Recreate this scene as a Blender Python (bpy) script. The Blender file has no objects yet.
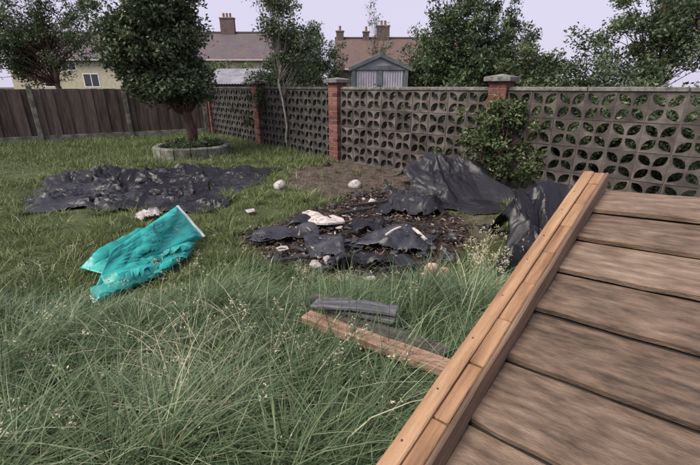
import bpy, bmesh, math, random
import numpy as np
from mathutils import Vector, Matrix

# ------------------------------------------------------------------ camera, sky, sun, exposure
CAM_H, PITCH, FPX = 1.25, math.radians(20.3), 394.0     # eye height, downward tilt, focal length in photo pixels
sc = bpy.context.scene
cam_d = bpy.data.cameras.new('camera'); cam = bpy.data.objects.new('camera', cam_d)
sc.collection.objects.link(cam); sc.camera = cam
cam.location = (0, 0, CAM_H); cam.rotation_euler = (math.pi/2 - PITCH, 0, 0)
cam_d.sensor_width = 36; cam_d.lens = FPX/700*36; cam_d.clip_start = .02; cam_d.clip_end = 2000

SUN_EL, SUN_AZ = math.radians(48), math.radians(-125)     # azimuth from +Y, clockwise: behind the camera, to the left
world = bpy.data.worlds.new('World'); sc.world = world; world.use_nodes = True
wn, wl = world.node_tree.nodes, world.node_tree.links
wn.clear()
w_out = wn.new('ShaderNodeOutputWorld'); w_bg = wn.new('ShaderNodeBackground')
w_sky = wn.new('ShaderNodeTexSky'); w_sky.sky_type = 'NISHITA'; w_sky.sun_disc = False
w_sky.sun_elevation = SUN_EL; w_sky.sun_rotation = SUN_AZ
w_sky.air_density = 1.2; w_sky.dust_density = 4.0
w_mix = wn.new('ShaderNodeMix'); w_mix.data_type = 'RGBA'; w_mix.inputs[0].default_value = .86
w_mix.inputs[7].default_value = (5.2, 4.85, 6.2, 1)        # even pale lavender overcast over the clear sky
w_bg.inputs[1].default_value = .10
wl.new(w_sky.outputs[0], w_mix.inputs[6]); wl.new(w_mix.outputs[2], w_bg.inputs[0]); wl.new(w_bg.outputs[0], w_out.inputs[0])

sun_d = bpy.data.lights.new('sun', 'SUN'); sun = bpy.data.objects.new('sun', sun_d); sc.collection.objects.link(sun)
sun_d.energy = 3.2; sun_d.angle = math.radians(32); sun_d.color = (1, .93, .80)
sd = Vector((math.sin(SUN_AZ)*math.cos(SUN_EL), math.cos(SUN_AZ)*math.cos(SUN_EL), math.sin(SUN_EL)))
sun.rotation_euler = sd.to_track_quat('Z', 'Y').to_euler(); sun.location = (0, 0, 30)
sc.view_settings.view_transform = 'Standard'; sc.view_settings.look = 'None'
sc.view_settings.gamma = 1; sc.view_settings.exposure = 0.6; sc.view_settings.use_curve_mapping = False

# ------------------------------------------------------------------ helpers
rng = np.random.default_rng(7); random.seed(7)
COL = sc.collection
_R = np.array([1., 0, 0]); _F = np.array([0, math.cos(PITCH), -math.sin(PITCH)]); _U = np.array([0, math.sin(PITCH), math.cos(PITCH)])
_C = np.array([0, 0, CAM_H])
def ray(x, y): return (x-350)/FPX*_R - (y-232.5)/FPX*_U + _F
def G(x, y, h=0.):                       # photo pixel -> point at height h
    d = ray(x, y); return _C + d*(h-CAM_H)/d[2]
def AT(x, y, dist):                      # photo pixel -> point at forward distance
    d = ray(x, y); return _C + d*dist/d[1]

def tag(o, label=None, cat=None, group=None, kind=None):
    if label: o['label'] = label
    if cat: o['category'] = cat
    if group: o['group'] = group
    if kind: o['kind'] = kind
    return o
def link(name, me, m=None, parent=None, smooth=False):
    o = bpy.data.objects.new(name, me); COL.objects.link(o)
    if m is not None and not me.materials: me.materials.append(m)
    if parent is not None: o.parent = parent
    if smooth and len(me.polygons): me.polygons.foreach_set('use_smooth', np.ones(len(me.polygons), bool))
    return o
def empty(name, loc=(0, 0, 0), rz=0):
    o = bpy.data.objects.new(name, None); COL.objects.link(o); o.location = loc; o.rotation_euler = (0, 0, rz)
    o.empty_display_size = .1
    return o
def mesh_np(name, V, Q, tint=None):      # V (n,3), Q (m,k) constant face size
    V = np.asarray(V, np.float32); Q = np.asarray(Q, np.int32); k = Q.shape[1]
    me = bpy.data.meshes.new(name)
    me.vertices.add(len(V)); me.vertices.foreach_set('co', V.ravel())
    me.loops.add(Q.size); me.loops.foreach_set('vertex_index', Q.ravel())
    me.polygons.add(len(Q)); me.polygons.foreach_set('loop_start', np.arange(0, Q.size, k, dtype=np.int32))
    me.polygons.foreach_set('loop_total', np.full(len(Q), k, np.int32))
    if tint is not None:
        a = me.attributes.new('tint', 'FLOAT', 'POINT'); a.data.foreach_set('value', np.asarray(tint, np.float32))
    me.update(calc_edges=True); return me
def mesh_py(name, V, Fc):
    me = bpy.data.meshes.new(name); me.from_pydata([tuple(map(float, v)) for v in V], [], Fc); me.update(); return me
def box_mesh(name, sx, sy, sz, bev=0., jit=0., seed=0, center=True):
    bm = bmesh.new(); bmesh.ops.create_cube(bm, size=1)
    r = random.Random(seed)
    for v in bm.verts:
        v.co.x *= sx; v.co.y *= sy; v.co.z *= sz
        if not center: v.co.z += sz/2
        if jit: v.co += Vector((r.uniform(-1, 1), r.uniform(-1, 1), r.uniform(-1, 1)))*jit
    if bev: bmesh.ops.bevel(bm, geom=bm.edges[:], offset=bev, segments=1, affect='EDGES')
    me = bpy.data.meshes.new(name); bm.to_mesh(me); bm.free(); return me
def tube(pts, rad, seg=7, cap=True):
    pts = [np.asarray(p, float) for p in pts]; V = []; Fc = []
    for i, p in enumerate(pts):
        t = pts[min(i+1, len(pts)-1)] - pts[max(i-1, 0)]; t = t/(np.linalg.norm(t)+1e-9)
        a = np.cross(t, [0, 0, 1.] if abs(t[2]) < .9 else [1., 0, 0]); a /= np.linalg.norm(a)+1e-9; b = np.cross(t, a)
        for k in range(seg):
            w = 2*math.pi*k/seg; V.append(p + rad[i]*(math.cos(w)*a + math.sin(w)*b))
    for i in range(len(pts)-1):
        for k in range(seg): Fc.append((i*seg+k, i*seg+(k+1) % seg, (i+1)*seg+(k+1) % seg, (i+1)*seg+k))
    if cap: Fc.append(tuple(range(seg))[::-1]); Fc.append(tuple((len(pts)-1)*seg+k for k in range(seg)))
    return V, Fc
class MB:
    def __init__(s): s.V, s.F = [], []
    def add(s, V, Fc): n = len(s.V); s.V += list(V); s.F += [tuple(i+n for i in f) for f in Fc]; return s
    def box(s, x0, x1, y0, y1, z0, z1):
        V = [(x, y, z) for x in (x0, x1) for y in (y0, y1) for z in (z0, z1)]
        return s.add(V, [(0, 1, 3, 2), (4, 6, 7, 5), (0, 4, 5, 1), (2, 3, 7, 6), (0, 2, 6, 4), (1, 5, 7, 3)])
    def build(s, name, m, parent=None, smooth=False): return link(name, mesh_py(name, s.V, s.F), m, parent, smooth)
def snoise(x, y, seed=0, oct=4, f0=1.):   # cheap smooth pseudo-noise, vectorised, about -1..1
    r = np.random.default_rng(seed); out = 0; amp = 1; tot = 0
    for o in range(oct):
        for k in range(3):
            a = r.uniform(0, 2*math.pi); ph = r.uniform(0, 6.28); f = f0*(2**o)*r.uniform(.7, 1.3)
            out = out + amp*np.sin((x*math.cos(a)+y*math.sin(a))*f*2*math.pi + ph + 1.3*np.sin((y*math.cos(a)-x*math.sin(a))*f*3+ph*2))/3*1.5
        tot += amp; amp *= .5
    return out/tot

def crease(x, y, seed=0, oct=3, f0=1., mask=True):   # pinched, mostly parallel folds with sharp crests, about 0..1
    r = np.random.default_rng(seed); out = 0; tot = 0; amp = 1.; main = r.uniform(0, math.pi)
    for o in range(oct):
        for k in range(3):
            a = main+r.normal(0, .55+.25*o); ph = r.uniform(0, 4); f = f0*(1.8**o)*r.uniform(.65, 1.35)
            c = (x*math.cos(a)+y*math.sin(a))*f+ph+.22*snoise(x, y, seed+31*k+o, 2, f0*.5)
            w = np.abs((c % 2)-1)**1.6
            if mask: w = w*np.clip(.5+1.3*snoise(x, y, seed+7*k+13*o, 1, f0*.35), 0, 1)
            out = np.maximum(out, 0)+amp*w/3
        tot += amp; amp *= .5
    return out/tot*1.9
def facet(x, y, seed=0, f=3., oct=3, aniso=.62):   # crumpled film: flat facets meeting in sharp creases, about -1..1
    r = np.random.default_rng(seed); out = 0; amp = 1.
    main = r.uniform(0, math.pi)
    for o in range(oct):
        a = main+r.normal(0, .5); H = r.uniform(-1, 1, (64, 64))
        wx, wy = .11/f*snoise(x, y, seed+3+o, 2, f*.35), .11/f*snoise(x, y, seed+17+o, 2, f*.35)
        u = ((x+wx)*math.cos(a)+(y+wy)*math.sin(a))*f*aniso+20.3; v = (-(x+wx)*math.sin(a)+(y+wy)*math.cos(a))*f+20.7
        i, j = np.floor(u).astype(int), np.floor(v).astype(int); fu, fv = u-i, v-j; i %= 64; j %= 64; i1, j1 = (i+1) % 64, (j+1) % 64
        flip = ((i*7+j*13) % 3 == 0)
        h00, h10, h01, h11 = H[i, j], H[i1, j], H[i, j1], H[i1, j1]
        t1 = np.where(fu > fv, h00+fu*(h10-h00)+fv*(h11-h10), h00+fv*(h01-h00)+fu*(h11-h01))
        t2 = np.where(fu+fv < 1, h00+fu*(h10-h00)+fv*(h01-h00), h11+(1-fu)*(h01-h11)+(1-fv)*(h10-h11))
        out = out+amp*np.where(flip, t2, t1); amp *= .52; f *= 2.1
    return out
# ------------------------------------------------------------------ materials
def mat(name, cols, rough=.8, scale=8., bump=0., bscale=None, stretch=(1, 1, 1), rand=0., attr=None, spec=.4, transl=0., detail=6., stops=None, coord='Object', island=0.):
    m = bpy.data.materials.new(name); m.use_nodes = True
    nt = m.node_tree; n, l = nt.nodes, nt.links; b = n['Principled BSDF']
    tc = n.new('ShaderNodeTexCoord'); mp = n.new('ShaderNodeMapping'); mp.inputs['Scale'].default_value = stretch
    l.new(tc.outputs[coord], mp.inputs[0])
    oi = n.new('ShaderNodeObjectInfo')
    vm = n.new('ShaderNodeVectorMath'); vm.operation = 'MULTIPLY_ADD'
    cmb = n.new('ShaderNodeCombineXYZ')
    for k in range(3): l.new(oi.outputs['Random'], cmb.inputs[k])
    l.new(cmb.outputs[0], vm.inputs[0]); vm.inputs[1].default_value = (37, 23, 11); l.new(mp.outputs[0], vm.inputs[2])
    nz = n.new('ShaderNodeTexNoise'); nz.inputs['Scale'].default_value = scale; nz.inputs['Detail'].default_value = detail; nz.inputs['Roughness'].default_value = .62
    l.new(vm.outputs[0], nz.inputs['Vector'])
    fac = nz.outputs['Fac']
    if attr:
        at = n.new('ShaderNodeAttribute'); at.attribute_name = attr
        ma = n.new('ShaderNodeMath'); ma.operation = 'MULTIPLY_ADD'; ma.inputs[1].default_value = .35; ma.inputs[2].default_value = -.175
        l.new(fac, ma.inputs[0]); mb = n.new('ShaderNodeMath'); mb.operation = 'ADD'
        l.new(ma.outputs[0], mb.inputs[0]); l.new(at.outputs['Fac'], mb.inputs[1]); fac = mb.outputs[0]
    if rand:
        ma = n.new('ShaderNodeMath'); ma.operation = 'MULTIPLY_ADD'; ma.inputs[1].default_value = rand; ma.inputs[2].default_value = -rand/2
        l.new(oi.outputs['Random'], ma.inputs[0]); mb = n.new('ShaderNodeMath'); mb.operation = 'ADD'
        l.new(ma.outputs[0], mb.inputs[0]); l.new(fac, mb.inputs[1]); fac = mb.outputs[0]
    cr = n.new('ShaderNodeValToRGB'); e = cr.color_ramp.elements
    if stops is None: stops = [0.28 + .44*i/max(1, len(cols)-1) for i in range(len(cols))] if not attr else [i/max(1, len(cols)-1) for i in range(len(cols))]
    e[0].position = stops[0]; e[0].color = (*cols[0], 1); e[1].position = stops[-1]; e[1].color = (*cols[-1], 1)
    for p, c in list(zip(stops, cols))[1:-1]:
        q = e.new(p); q.color = (*c, 1)
    l.new(fac, cr.inputs[0]); l.new(cr.outputs[0], b.inputs['Base Color'])
    b.inputs['Roughness'].default_value = rough; b.inputs['Specular IOR Level'].default_value = spec
    if bump:
        n2 = n.new('ShaderNodeTexNoise'); n2.inputs['Scale'].default_value = bscale or scale*3; n2.inputs['Detail'].default_value = 8
        l.new(vm.outputs[0], n2.inputs['Vector'])
        bp = n.new('ShaderNodeBump'); bp.inputs['Strength'].default_value = 1.; bp.inputs['Distance'].default_value = bump
        l.new(n2.outputs['Fac'], bp.inputs['Height']); l.new(bp.outputs[0], b.inputs['Normal'])
    if transl:
        tr = n.new('ShaderNodeBsdfTranslucent'); mx = n.new('ShaderNodeMixShader'); mx.inputs[0].default_value = transl
        l.new(cr.outputs[0], tr.inputs[0]); l.new(b.outputs[0], mx.inputs[1]); l.new(tr.outputs[0], mx.inputs[2])
        l.new(mx.outputs[0], n['Material Output'].inputs[0])
    return m
M = {}
M['grass'] = mat('grass', [(.044, .066, .022), (.104, .142, .046), (.175, .215, .080), (.36, .35, .20)], .55, 3., attr='tint', stops=[.05, .4, .80, 1.08], transl=.25, spec=.35)
M['long_grass'] = mat('long_grass', [(.028, .052, .024), (.096, .150, .068), (.200, .268, .140), (.48, .48, .32)], .45, 4., attr='tint', stops=[.05, .4, .84, 1.1], transl=.25, spec=.4)
M['straw'] = mat('straw', [(.34, .32, .20), (.54, .51, .37)], .7, 9., transl=.2)
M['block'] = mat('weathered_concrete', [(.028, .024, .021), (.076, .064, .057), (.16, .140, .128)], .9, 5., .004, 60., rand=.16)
M['shaded_mossy_block'] = mat('shaded_mossy_concrete', [(.020, .021, .018), (.050, .047, .043), (.10, .09, .086)], .92, 9., .004, 60., rand=.16)  # darker block copy: moss, plus the left wall's shade put into the colour
M['mortar'] = mat('mortar', [(.12, .105, .10), (.22, .20, .19)], .95, 30., .003)
M['brick'] = mat('red_brick', [(.068, .028, .022), (.150, .056, .042), (.21, .10, .08)], .88, 22., .003, 80., rand=.35)
M['cap'] = mat('cap_stone', [(.06, .058, .052), (.145, .14, .13), (.24, .235, .22)], .9, 16., .004)
M['planter'] = mat('planter_concrete', [(.032, .037, .024), (.09, .095, .072), (.22, .22, .19)], .92, 7., .006, 40., rand=.2)
M['fence'] = mat('dark_fence_wood', [(.030, .022, .018), (.075, .055, .046), (.12, .095, .08)], .85, 7., .002, 40., stretch=(3, 3, .35), rand=.3)
M['new_wood'] = mat('tan_softwood', [(.14, .07, .036), (.29, .165, .088), (.41, .26, .15)], .75, 4., .0025, 60., stretch=(9, .7, 9), rand=.12)
M['rail_wood'] = mat('orange_timber', [(.13, .065, .045), (.27, .15, .105), (.40, .26, .20)], .72, 6., .0015, 60., stretch=(1, 9, 9), rand=.1)
M['board_wood'] = mat('weathered_boards', [(.045, .030, .021), (.115, .078, .054), (.18, .126, .09), (.28, .21, .155)], .85, 5., .003, 40., stretch=(2.6, 9, 9), rand=.24, detail=13., stops=[.25, .42, .58, .78])
M['dull_rail'] = mat('shaded_batten', [(.085, .055, .036), (.165, .108, .07), (.24, .165, .11)], .8, 5., .002, 45., stretch=(9, .8, 9), rand=.1)  # browner than the edge rail: shade of the inner rail's side in the colour
M['knot'] = mat('knot_wood', [(.04, .022, .015), (.10, .055, .035)], .7, 60.)
M['grey_wood'] = mat('grey_wood', [(.04, .04, .045), (.10, .10, .115), (.18, .18, .20)], .7, 6., .002, 45., stretch=(1.2, 9, 9), rand=.3)
M['dark_wood'] = mat('dark_old_wood', [(.02, .017, .016), (.055, .045, .042), (.11, .09, .085)], .8, 6., .002, 45., stretch=(1.2, 9, 9), rand=.3)
M['char'] = mat('charred_wood', [(.006, .006, .007), (.016, .014, .014), (.06, .055, .055)], .75, 18., .006, 50.)
M['plastic'] = mat('black_polythene', [(.006, .006, .008), (.009, .009, .012), (.016, .015, .020)], .42, 2.2, .002, 25., spec=.38)
M['plastic_dusty'] = mat('dusty_black_sheet', [(.008, .008, .010), (.014, .014, .018), (.030, .028, .033)], .46, 3., .002, 25., spec=.36)
M['plastic_grey'] = mat('grey_sheet_scrap', [(.008, .008, .010), (.032, .034, .042), (.085, .082, .092)], .42, 6., .002, 25., spec=.5, stops=[.35, .52, .75])
M['teal'] = mat('teal_tarpaulin', [(.004, .17, .155), (.010, .30, .265), (.06, .42, .38)], .42, 5., .002, 25., spec=.5)
M['hem'] = mat('white_hem', [(.45, .48, .48), (.72, .74, .74)], .5, 8.)
M['pale'] = mat('pale_board', [(.18, .145, .13), (.47, .41, .39), (.66, .61, .59)], .8, 16., .004)
M['white_bit'] = mat('sooty_white', [(.10, .085, .08), (.36, .33, .315), (.62, .59, .57)], .8, 26., .008)
M['pinkstone'] = mat('pink_rubble', [(.28, .15, .12), (.50, .32, .26), (.66, .50, .43)], .85, 16., .006)
M['bark'] = mat('bark', [(.028, .018, .013), (.075, .045, .033), (.13, .085, .065)], .95, 14., .012, 30., stretch=(2, 2, .5))
M['pale_bark'] = mat('pale_bark', [(.10, .09, .08), (.24, .22, .20), (.36, .34, .31)], .9, 12., .006, 30.)
def leafmat(name, a, b, c, t=.22): return mat(name, [a, b, c], .5, 2., attr='tint', stops=[.1, .55, 1.], transl=t, spec=.4)
M['leaf_dark'] = leafmat('dark_leaves', (.026, .040, .019), (.074, .104, .050), (.17, .205, .11))
M['leaf_mid'] = leafmat('mid_leaves', (.022, .036, .018), (.055, .085, .038), (.12, .155, .085))
M['leaf_shrub'] = leafmat('shrub_leaves', (.028, .046, .022), (.078, .115, .054), (.17, .215, .115))
M['leaf_mid2'] = leafmat('grey_green_leaves', (.03, .048, .024), (.085, .118, .06), (.20, .235, .14))
M['leaf_bush'] = leafmat('bush_leaves', (.026, .042, .016), (.075, .105, .042), (.18, .22, .105))
M['leaf_pale'] = leafmat('pale_leaves', (.05, .07, .045), (.12, .15, .10), (.24, .27, .20))
M['leaf_light'] = leafmat('light_green_leaves', (.045, .07, .025), (.10, .15, .05), (.19, .25, .10))
M['shed_dark'] = mat('dark_green_metal', [(.045, .055, .058), (.08, .095, .10), (.13, .145, .15)], .5, 6., spec=.5)
M['shed_pale'] = mat('pale_metal', [(.20, .195, .225), (.29, .28, .325), (.36, .35, .40)], .5, 5., spec=.5)
M['shed_green'] = mat('grey_green_metal', [(.20, .22, .235), (.30, .33, .35)], .5, 5., spec=.5)
M['felt'] = mat('pale_roof', [(.14, .14, .15), (.26, .26, .285), (.36, .36, .39)], .75, 3.)
M['render'] = mat('cream_render', [(.30, .28, .20), (.44, .42, .32)], .9, 3.)
M['housebrick'] = mat('far_brick', [(.075, .055, .055), (.14, .10, .095)], .9, 4.)
M['gutter'] = mat('pale_gutter', [(.38, .35, .33), (.5, .47, .45)], .6, 4.)
M['frame_white'] = mat('white_frame', [(.6, .6, .6), (.75, .75, .75)], .5, 4.)
M['glass'] = mat('window_glass', [(.02, .022, .028), (.03, .034, .04)], .08, 2., spec=.6)
M['clay'] = mat('clay_pot', [(.16, .08, .055), (.28, .15, .10)], .85, 6.)
def tile_mat(name, c1, c2, mort):
    m = bpy.data.materials.new(name); m.use_nodes = True; n, l = m.node_tree.nodes, m.node_tree.links; b = n['Principled BSDF']
    tc = n.new('ShaderNodeTexCoord'); br = n.new('ShaderNodeTexBrick'); br.inputs['Scale'].default_value = 3.3
    br.inputs['Color1'].default_value = (*c1, 1); br.inputs['Color2'].default_value = (*c2, 1); br.inputs['Mortar'].default_value = (*mort, 1)
    br.inputs['Mortar Size'].default_value = .03; br.inputs['Brick Width'].default_value = .8; br.inputs['Row Height'].default_value = .9
    l.new(tc.outputs['UV'], br.inputs[0])
    nz = n.new('ShaderNodeTexNoise'); nz.inputs['Scale'].default_value = 1.2; nz.inputs['Detail'].default_value = 6; l.new(tc.outputs['Object'], nz.inputs[0])
    mx = n.new('ShaderNodeMix'); mx.data_type = 'RGBA'; mx.blend_type = 'MULTIPLY'; mx.inputs[0].default_value = .5
    l.new(br.outputs[0], mx.inputs[6]); l.new(nz.outputs['Color'], mx.inputs[7]); l.new(mx.outputs[2], b.inputs['Base Color'])
    bp = n.new('ShaderNodeBump'); bp.inputs['Distance'].default_value = .03; l.new(br.outputs['Fac'], bp.inputs['Height']); bp.invert = True; l.new(bp.outputs[0], b.inputs['Normal'])
    b.inputs['Roughness'].default_value = .85; return m
M['tiles_grey'] = tile_mat('grey_brown_tiles', (.165, .135, .145), (.135, .108, .12), (.07, .055, .06))
M['tiles_red'] = tile_mat('brown_red_tiles', (.19, .125, .11), (.15, .098, .088), (.08, .055, .05))

# ------------------------------------------------------------------ masks of the ground (world positions read off the photograph's ground)
def poly(pts): return np.array([G(*p)[:2] for p in pts])
BURN = poly([(246, 236), (262, 262), (300, 279), (345, 284), (400, 282), (440, 280), (462, 262), (476, 240), (462, 222), (452, 214), (420, 210), (400, 196), (372, 190), (345, 196), (330, 206), (300, 214), (268, 226)])
DIRT = poly([(283, 176), (290, 187), (320, 192), (352, 200), (400, 198), (420, 190), (440, 172), (440, 166), (345, 161), (322, 165), (296, 170)])
DIRT2 = poly([(425, 214), (432, 226), (470, 240), (505, 232), (508, 212), (470, 214)])
def sdist(P, poly_):                      # >0 inside
    x, y = P[:, 0], P[:, 1]; ins = np.zeros(len(P), bool); dm = np.full(len(P), 1e9)
    for i in range(len(poly_)):
        a, b = poly_[i], poly_[(i+1) % len(poly_)]
        c = ((a[1] > y) != (b[1] > y)) & (x < (b[0]-a[0])*(y-a[1])/(b[1]-a[1]+1e-12)+a[0]); ins ^= c
        ab = b-a; t = np.clip(((x-a[0])*ab[0]+(y-a[1])*ab[1])/(ab@ab), 0, 1)
        dm = np.minimum(dm, np.hypot(x-a[0]-t*ab[0], y-a[1]-t*ab[1]))
    return np.where(ins, dm, -dm)
def sstep(v, a, b): t = np.clip((v-a)/(b-a), 0, 1); return t*t*(3-2*t)
def burn_f(P):
    n = snoise(P[:, 0], P[:, 1], 3, 4, 1.2)*.12; return sstep(sdist(P, BURN)+n, -.08, .06)
def dirt_f(P):
    n = snoise(P[:, 0], P[:, 1], 4, 4, .9)*.2
    return np.maximum(sstep(sdist(P, DIRT)+n, -.15, .15), .75*sstep(sdist(P, DIRT2)+n*.7, -.1, .12))
def ground_z(x, y):
    w = np.exp(-((np.hypot(x, y-3)/9)**4))
    return w*(.018*snoise(x, y, 11, 3, .35) + .006*snoise(x, y, 12, 2, 2.))

# ------------------------------------------------------------------ ground
near_x = np.linspace(-9, 9, 181); near_y = np.linspace(-2, 14, 161)
gx = np.concatenate([[-700, -300, -120, -60, -30, -18, -12], near_x, [12, 18, 30, 60, 120, 300, 700]])
gy = np.concatenate([[-100, -30, -8, -4], near_y, [17, 22, 30, 45, 70, 120, 250, 500, 900]])
XX, YY = np.meshgrid(gx, gy, indexing='ij'); P2 = np.c_[XX.ravel(), YY.ravel()]
zz = ground_z(P2[:, 0], P2[:, 1]); bf, df = burn_f(P2), dirt_f(P2)
zz = zz - .03*bf + .02*bf*snoise(P2[:, 0], P2[:, 1], 21, 3, 2.5)
idx = np.arange(len(P2)).reshape(len(gx), len(gy))
Q = np.stack([idx[:-1, :-1], idx[1:, :-1], idx[1:, 1:], idx[:-1, 1:]], -1).reshape(-1, 4)
me = mesh_np('ground', np.c_[P2, zz], Q)
for nm, arr in (('burn', bf), ('dirt', df)):
    a = me.attributes.new(nm, 'FLOAT', 'POINT'); a.data.foreach_set('value', arr.astype(np.float32))
def ground_mat():
    m = bpy.data.materials.new('garden_ground'); m.use_nodes = True; n, l = m.node_tree.nodes, m.node_tree.links; b = n['Principled BSDF']
    tc = n.new('ShaderNodeTexCoord')
    def ramp(scale, cols, stops=None):
        nz = n.new('ShaderNodeTexNoise'); nz.inputs['Scale'].default_value = scale; nz.inputs['Detail'].default_value = 10; nz.inputs['Roughness'].default_value = .68
        l.new(tc.outputs['Object'], nz.inputs[0]); cr = n.new('ShaderNodeValToRGB'); e = cr.color_ramp.elements
        stops = stops or [.3, .5, .7]
        e[0].position, e[0].color = stops[0], (*cols[0], 1); e[1].position, e[1].color = stops[2], (*cols[2], 1)
        q = e.new(stops[1]); q.color = (*cols[1], 1); l.new(nz.outputs['Fac'], cr.inputs[0]); return cr.outputs[0]
    lawn = ramp(6, [(.035, .045, .02), (.06, .075, .032), (.10, .10, .05)])
    dirt = ramp(7, [(.04, .029, .024), (.082, .062, .052), (.15, .122, .108)])
    burn = ramp(9, [(.012, .010, .009), (.052, .034, .026), (.13, .092, .078)], [.35, .5, .72])
    def mix(a, b_, at):
        A = n.new('ShaderNodeAttribute'); A.attribute_name = at; x = n.new('ShaderNodeMix'); x.data_type = 'RGBA'
        l.new(A.outputs['Fac'], x.inputs[0]); l.new(a, x.inputs[6]); l.new(b_, x.inputs[7]); return x.outputs[2]
    l.new(mix(mix(lawn, dirt, 'dirt'), burn, 'burn'), b.inputs['Base Color'])
    n2 = n.new('ShaderNodeTexNoise'); n2.inputs['Scale'].default_value = 22; n2.inputs['Detail'].default_value = 10; l.new(tc.outputs['Object'], n2.inputs[0])
    bp = n.new('ShaderNodeBump'); bp.inputs['Distance'].default_value = .03; l.new(n2.outputs['Fac'], bp.inputs['Height']); l.new(bp.outputs[0], b.inputs['Normal'])
    b.inputs['Roughness'].default_value = .95; b.inputs['Specular IOR Level'].default_value = .2; return m
g = link('ground', me, ground_mat(), smooth=True); tag(g, 'rough garden ground with a scorched patch and bare earth by the wall', 'ground', kind='structure')

# ------------------------------------------------------------------ boundary wall: brick piers and pierced screen blocks
PA = np.array([-.22, 7.18]); DIR_R = np.array([1.88+.22, 5.30-7.18]); DIR_R /= np.linalg.norm(DIR_R)
DIR_L = np.array([-.64, .768]); DIR_L /= np.linalg.norm(DIR_L)
PS, BL, BH = .235, .29, .30; SPAN = 9*BL+PS
PB = PA+DIR_R*SPAN; PC = PB+DIR_R*SPAN; PL = PA+DIR_L*SPAN; PL2 = PL+DIR_L*SPAN
brick_me = box_mesh('brick', .2275, .1085, .066, .004, .0008)
def pier(pos, ang, label, top=1.37):
    t = empty('brick_pier', (pos[0], pos[1], -.05), ang)
    MB().box(-.107, .107, -.107, .107, 0, top+.04).build('mortar_core', M['mortar'], t)
    n = int((top+.05)/.0755)
    for c in range(n):
        for s in (-1, 1):
            o = link('brick', brick_me, M['brick'], t)
            o.location = (0, s*.0575, .04+c*.0755) if c % 2 == 0 else (s*.0575, 0, .04+c*.0755)
            o.rotation_euler = (0, 0, (0 if c % 2 == 0 else math.pi/2)+random.uniform(-.008, .008))
    me = box_mesh('cap_stone', .335, .335, .055, .006)
    cp = link('cap_stone', me, M['cap'], t); cp.location = (0, 0, .04+n*.0755-.0415+.0305)
    m2 = MB(); h = .165; z0 = .0277
    m2.add([(-h, -h, z0), (h, -h, z0), (h, h, z0), (-h, h, z0), (0, 0, z0+.035)], [(0, 1, 4), (1, 2, 4), (2, 3, 4), (3, 0, 4)])
    m2.build('weathered_top', M['cap'], cp)
    tag(t, label, 'pier', 'brick piers of the garden wall'); return t
aR, aL = math.atan2(DIR_R[1], DIR_R[0]), math.atan2(-DIR_L[1], -DIR_L[0])
pier(PA, (aR+aL)/2, 'red brick pier with stone cap in the middle of the wall')
pier(PB, aR, 'red brick pier with stone cap rising behind the leafy bush')
pier(PC, aR, 'red brick pier at the right end of the wall')
pier(PL, aL, 'dull brick pier overgrown behind the slender tree', 1.33)
pier(PL2, aL, 'brick pier at the wall corner behind the planter tree', 1.33)

def screen_block_mesh():
    bm = bmesh.new(); s = .146; t = .045
    def loop(pts):
        vs = [bm.verts.new((x, 0, z)) for x, z in pts]; return [bm.edges.new((vs[i], vs[(i+1) % len(vs)])) for i in range(len(vs))]
    E = loop([(-s, -s), (s, -s), (s, s), (-s, s)])
    for sx in (-1, 1):
        for sz in (-1, 1):                # four leaf-shaped holes on the diagonals
            a0, a1 = np.array([sx*.014, sz*.014]), np.array([sx*.126, sz*.126]); d = a1-a0; nrm = np.array([-d[1], d[0]])/np.linalg.norm(d)
            pts = []
            for u, w in ((0, 0), (.18, .030), (.42, .047), (.72, .040), (1, .008)): pts.append(a0+d*u+nrm*w)
            for u, w in ((1, -.008), (.72, -.040), (.42, -.047), (.18, -.030)): pts.append(a0+d*u+nrm*w)
            E += loop([tuple(p) for p in pts])
    r = bmesh.ops.triangle_fill(bm, edges=E, use_beauty=True)
    faces = [f for f in bm.faces]
    # drop fills that fell inside a hole
    kill = []
    for f in faces:
        c = f.calc_center_median(); x, z = abs(c.x), abs(c.z)
        if all(abs(v.co.x) < .145 for v in f.verts):
            sx, sz = {(v.co.x > 0) for v in f.verts}, {(v.co.z > 0) for v in f.verts}
            if len(sx) == 1 and len(sz) == 1:
                a0 = np.array([.014, .014]); d = np.array([.112, .112]); L = np.linalg.norm(d); q = np.array([x, z])-a0
                u = q@d/L/L; w = abs(q@np.array([-d[1], d[0]])/L)
                if 0 < u < 1 and w < np.interp(u, [0, .18, .42, .72, 1], [0, .030, .047, .040, .008])-.0005: kill.append(f)
    bmesh.ops.delete(bm, geom=kill, context='FACES_ONLY')
    bmesh.ops.translate(bm, verts=bm.verts[:], vec=(0, -t, 0))
    ex = bmesh.ops.extrude_face_region(bm, geom=bm.faces[:])
    bmesh.ops.translate(bm, verts=[v for v in ex['geom'] if isinstance(v, bmesh.types.BMVert)], vec=(0, 2*t, 0))
    bmesh.ops.recalc_face_normals(bm, faces=bm.faces[:])
    me = bpy.data.meshes.new('screen_block'); bm.to_mesh(me); bm.free(); return me
sb1 = screen_block_mesh(); sb2 = sb1.copy(); sb1.materials.append(M['block']); sb2.materials.append(M['shaded_mossy_block'])
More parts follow.
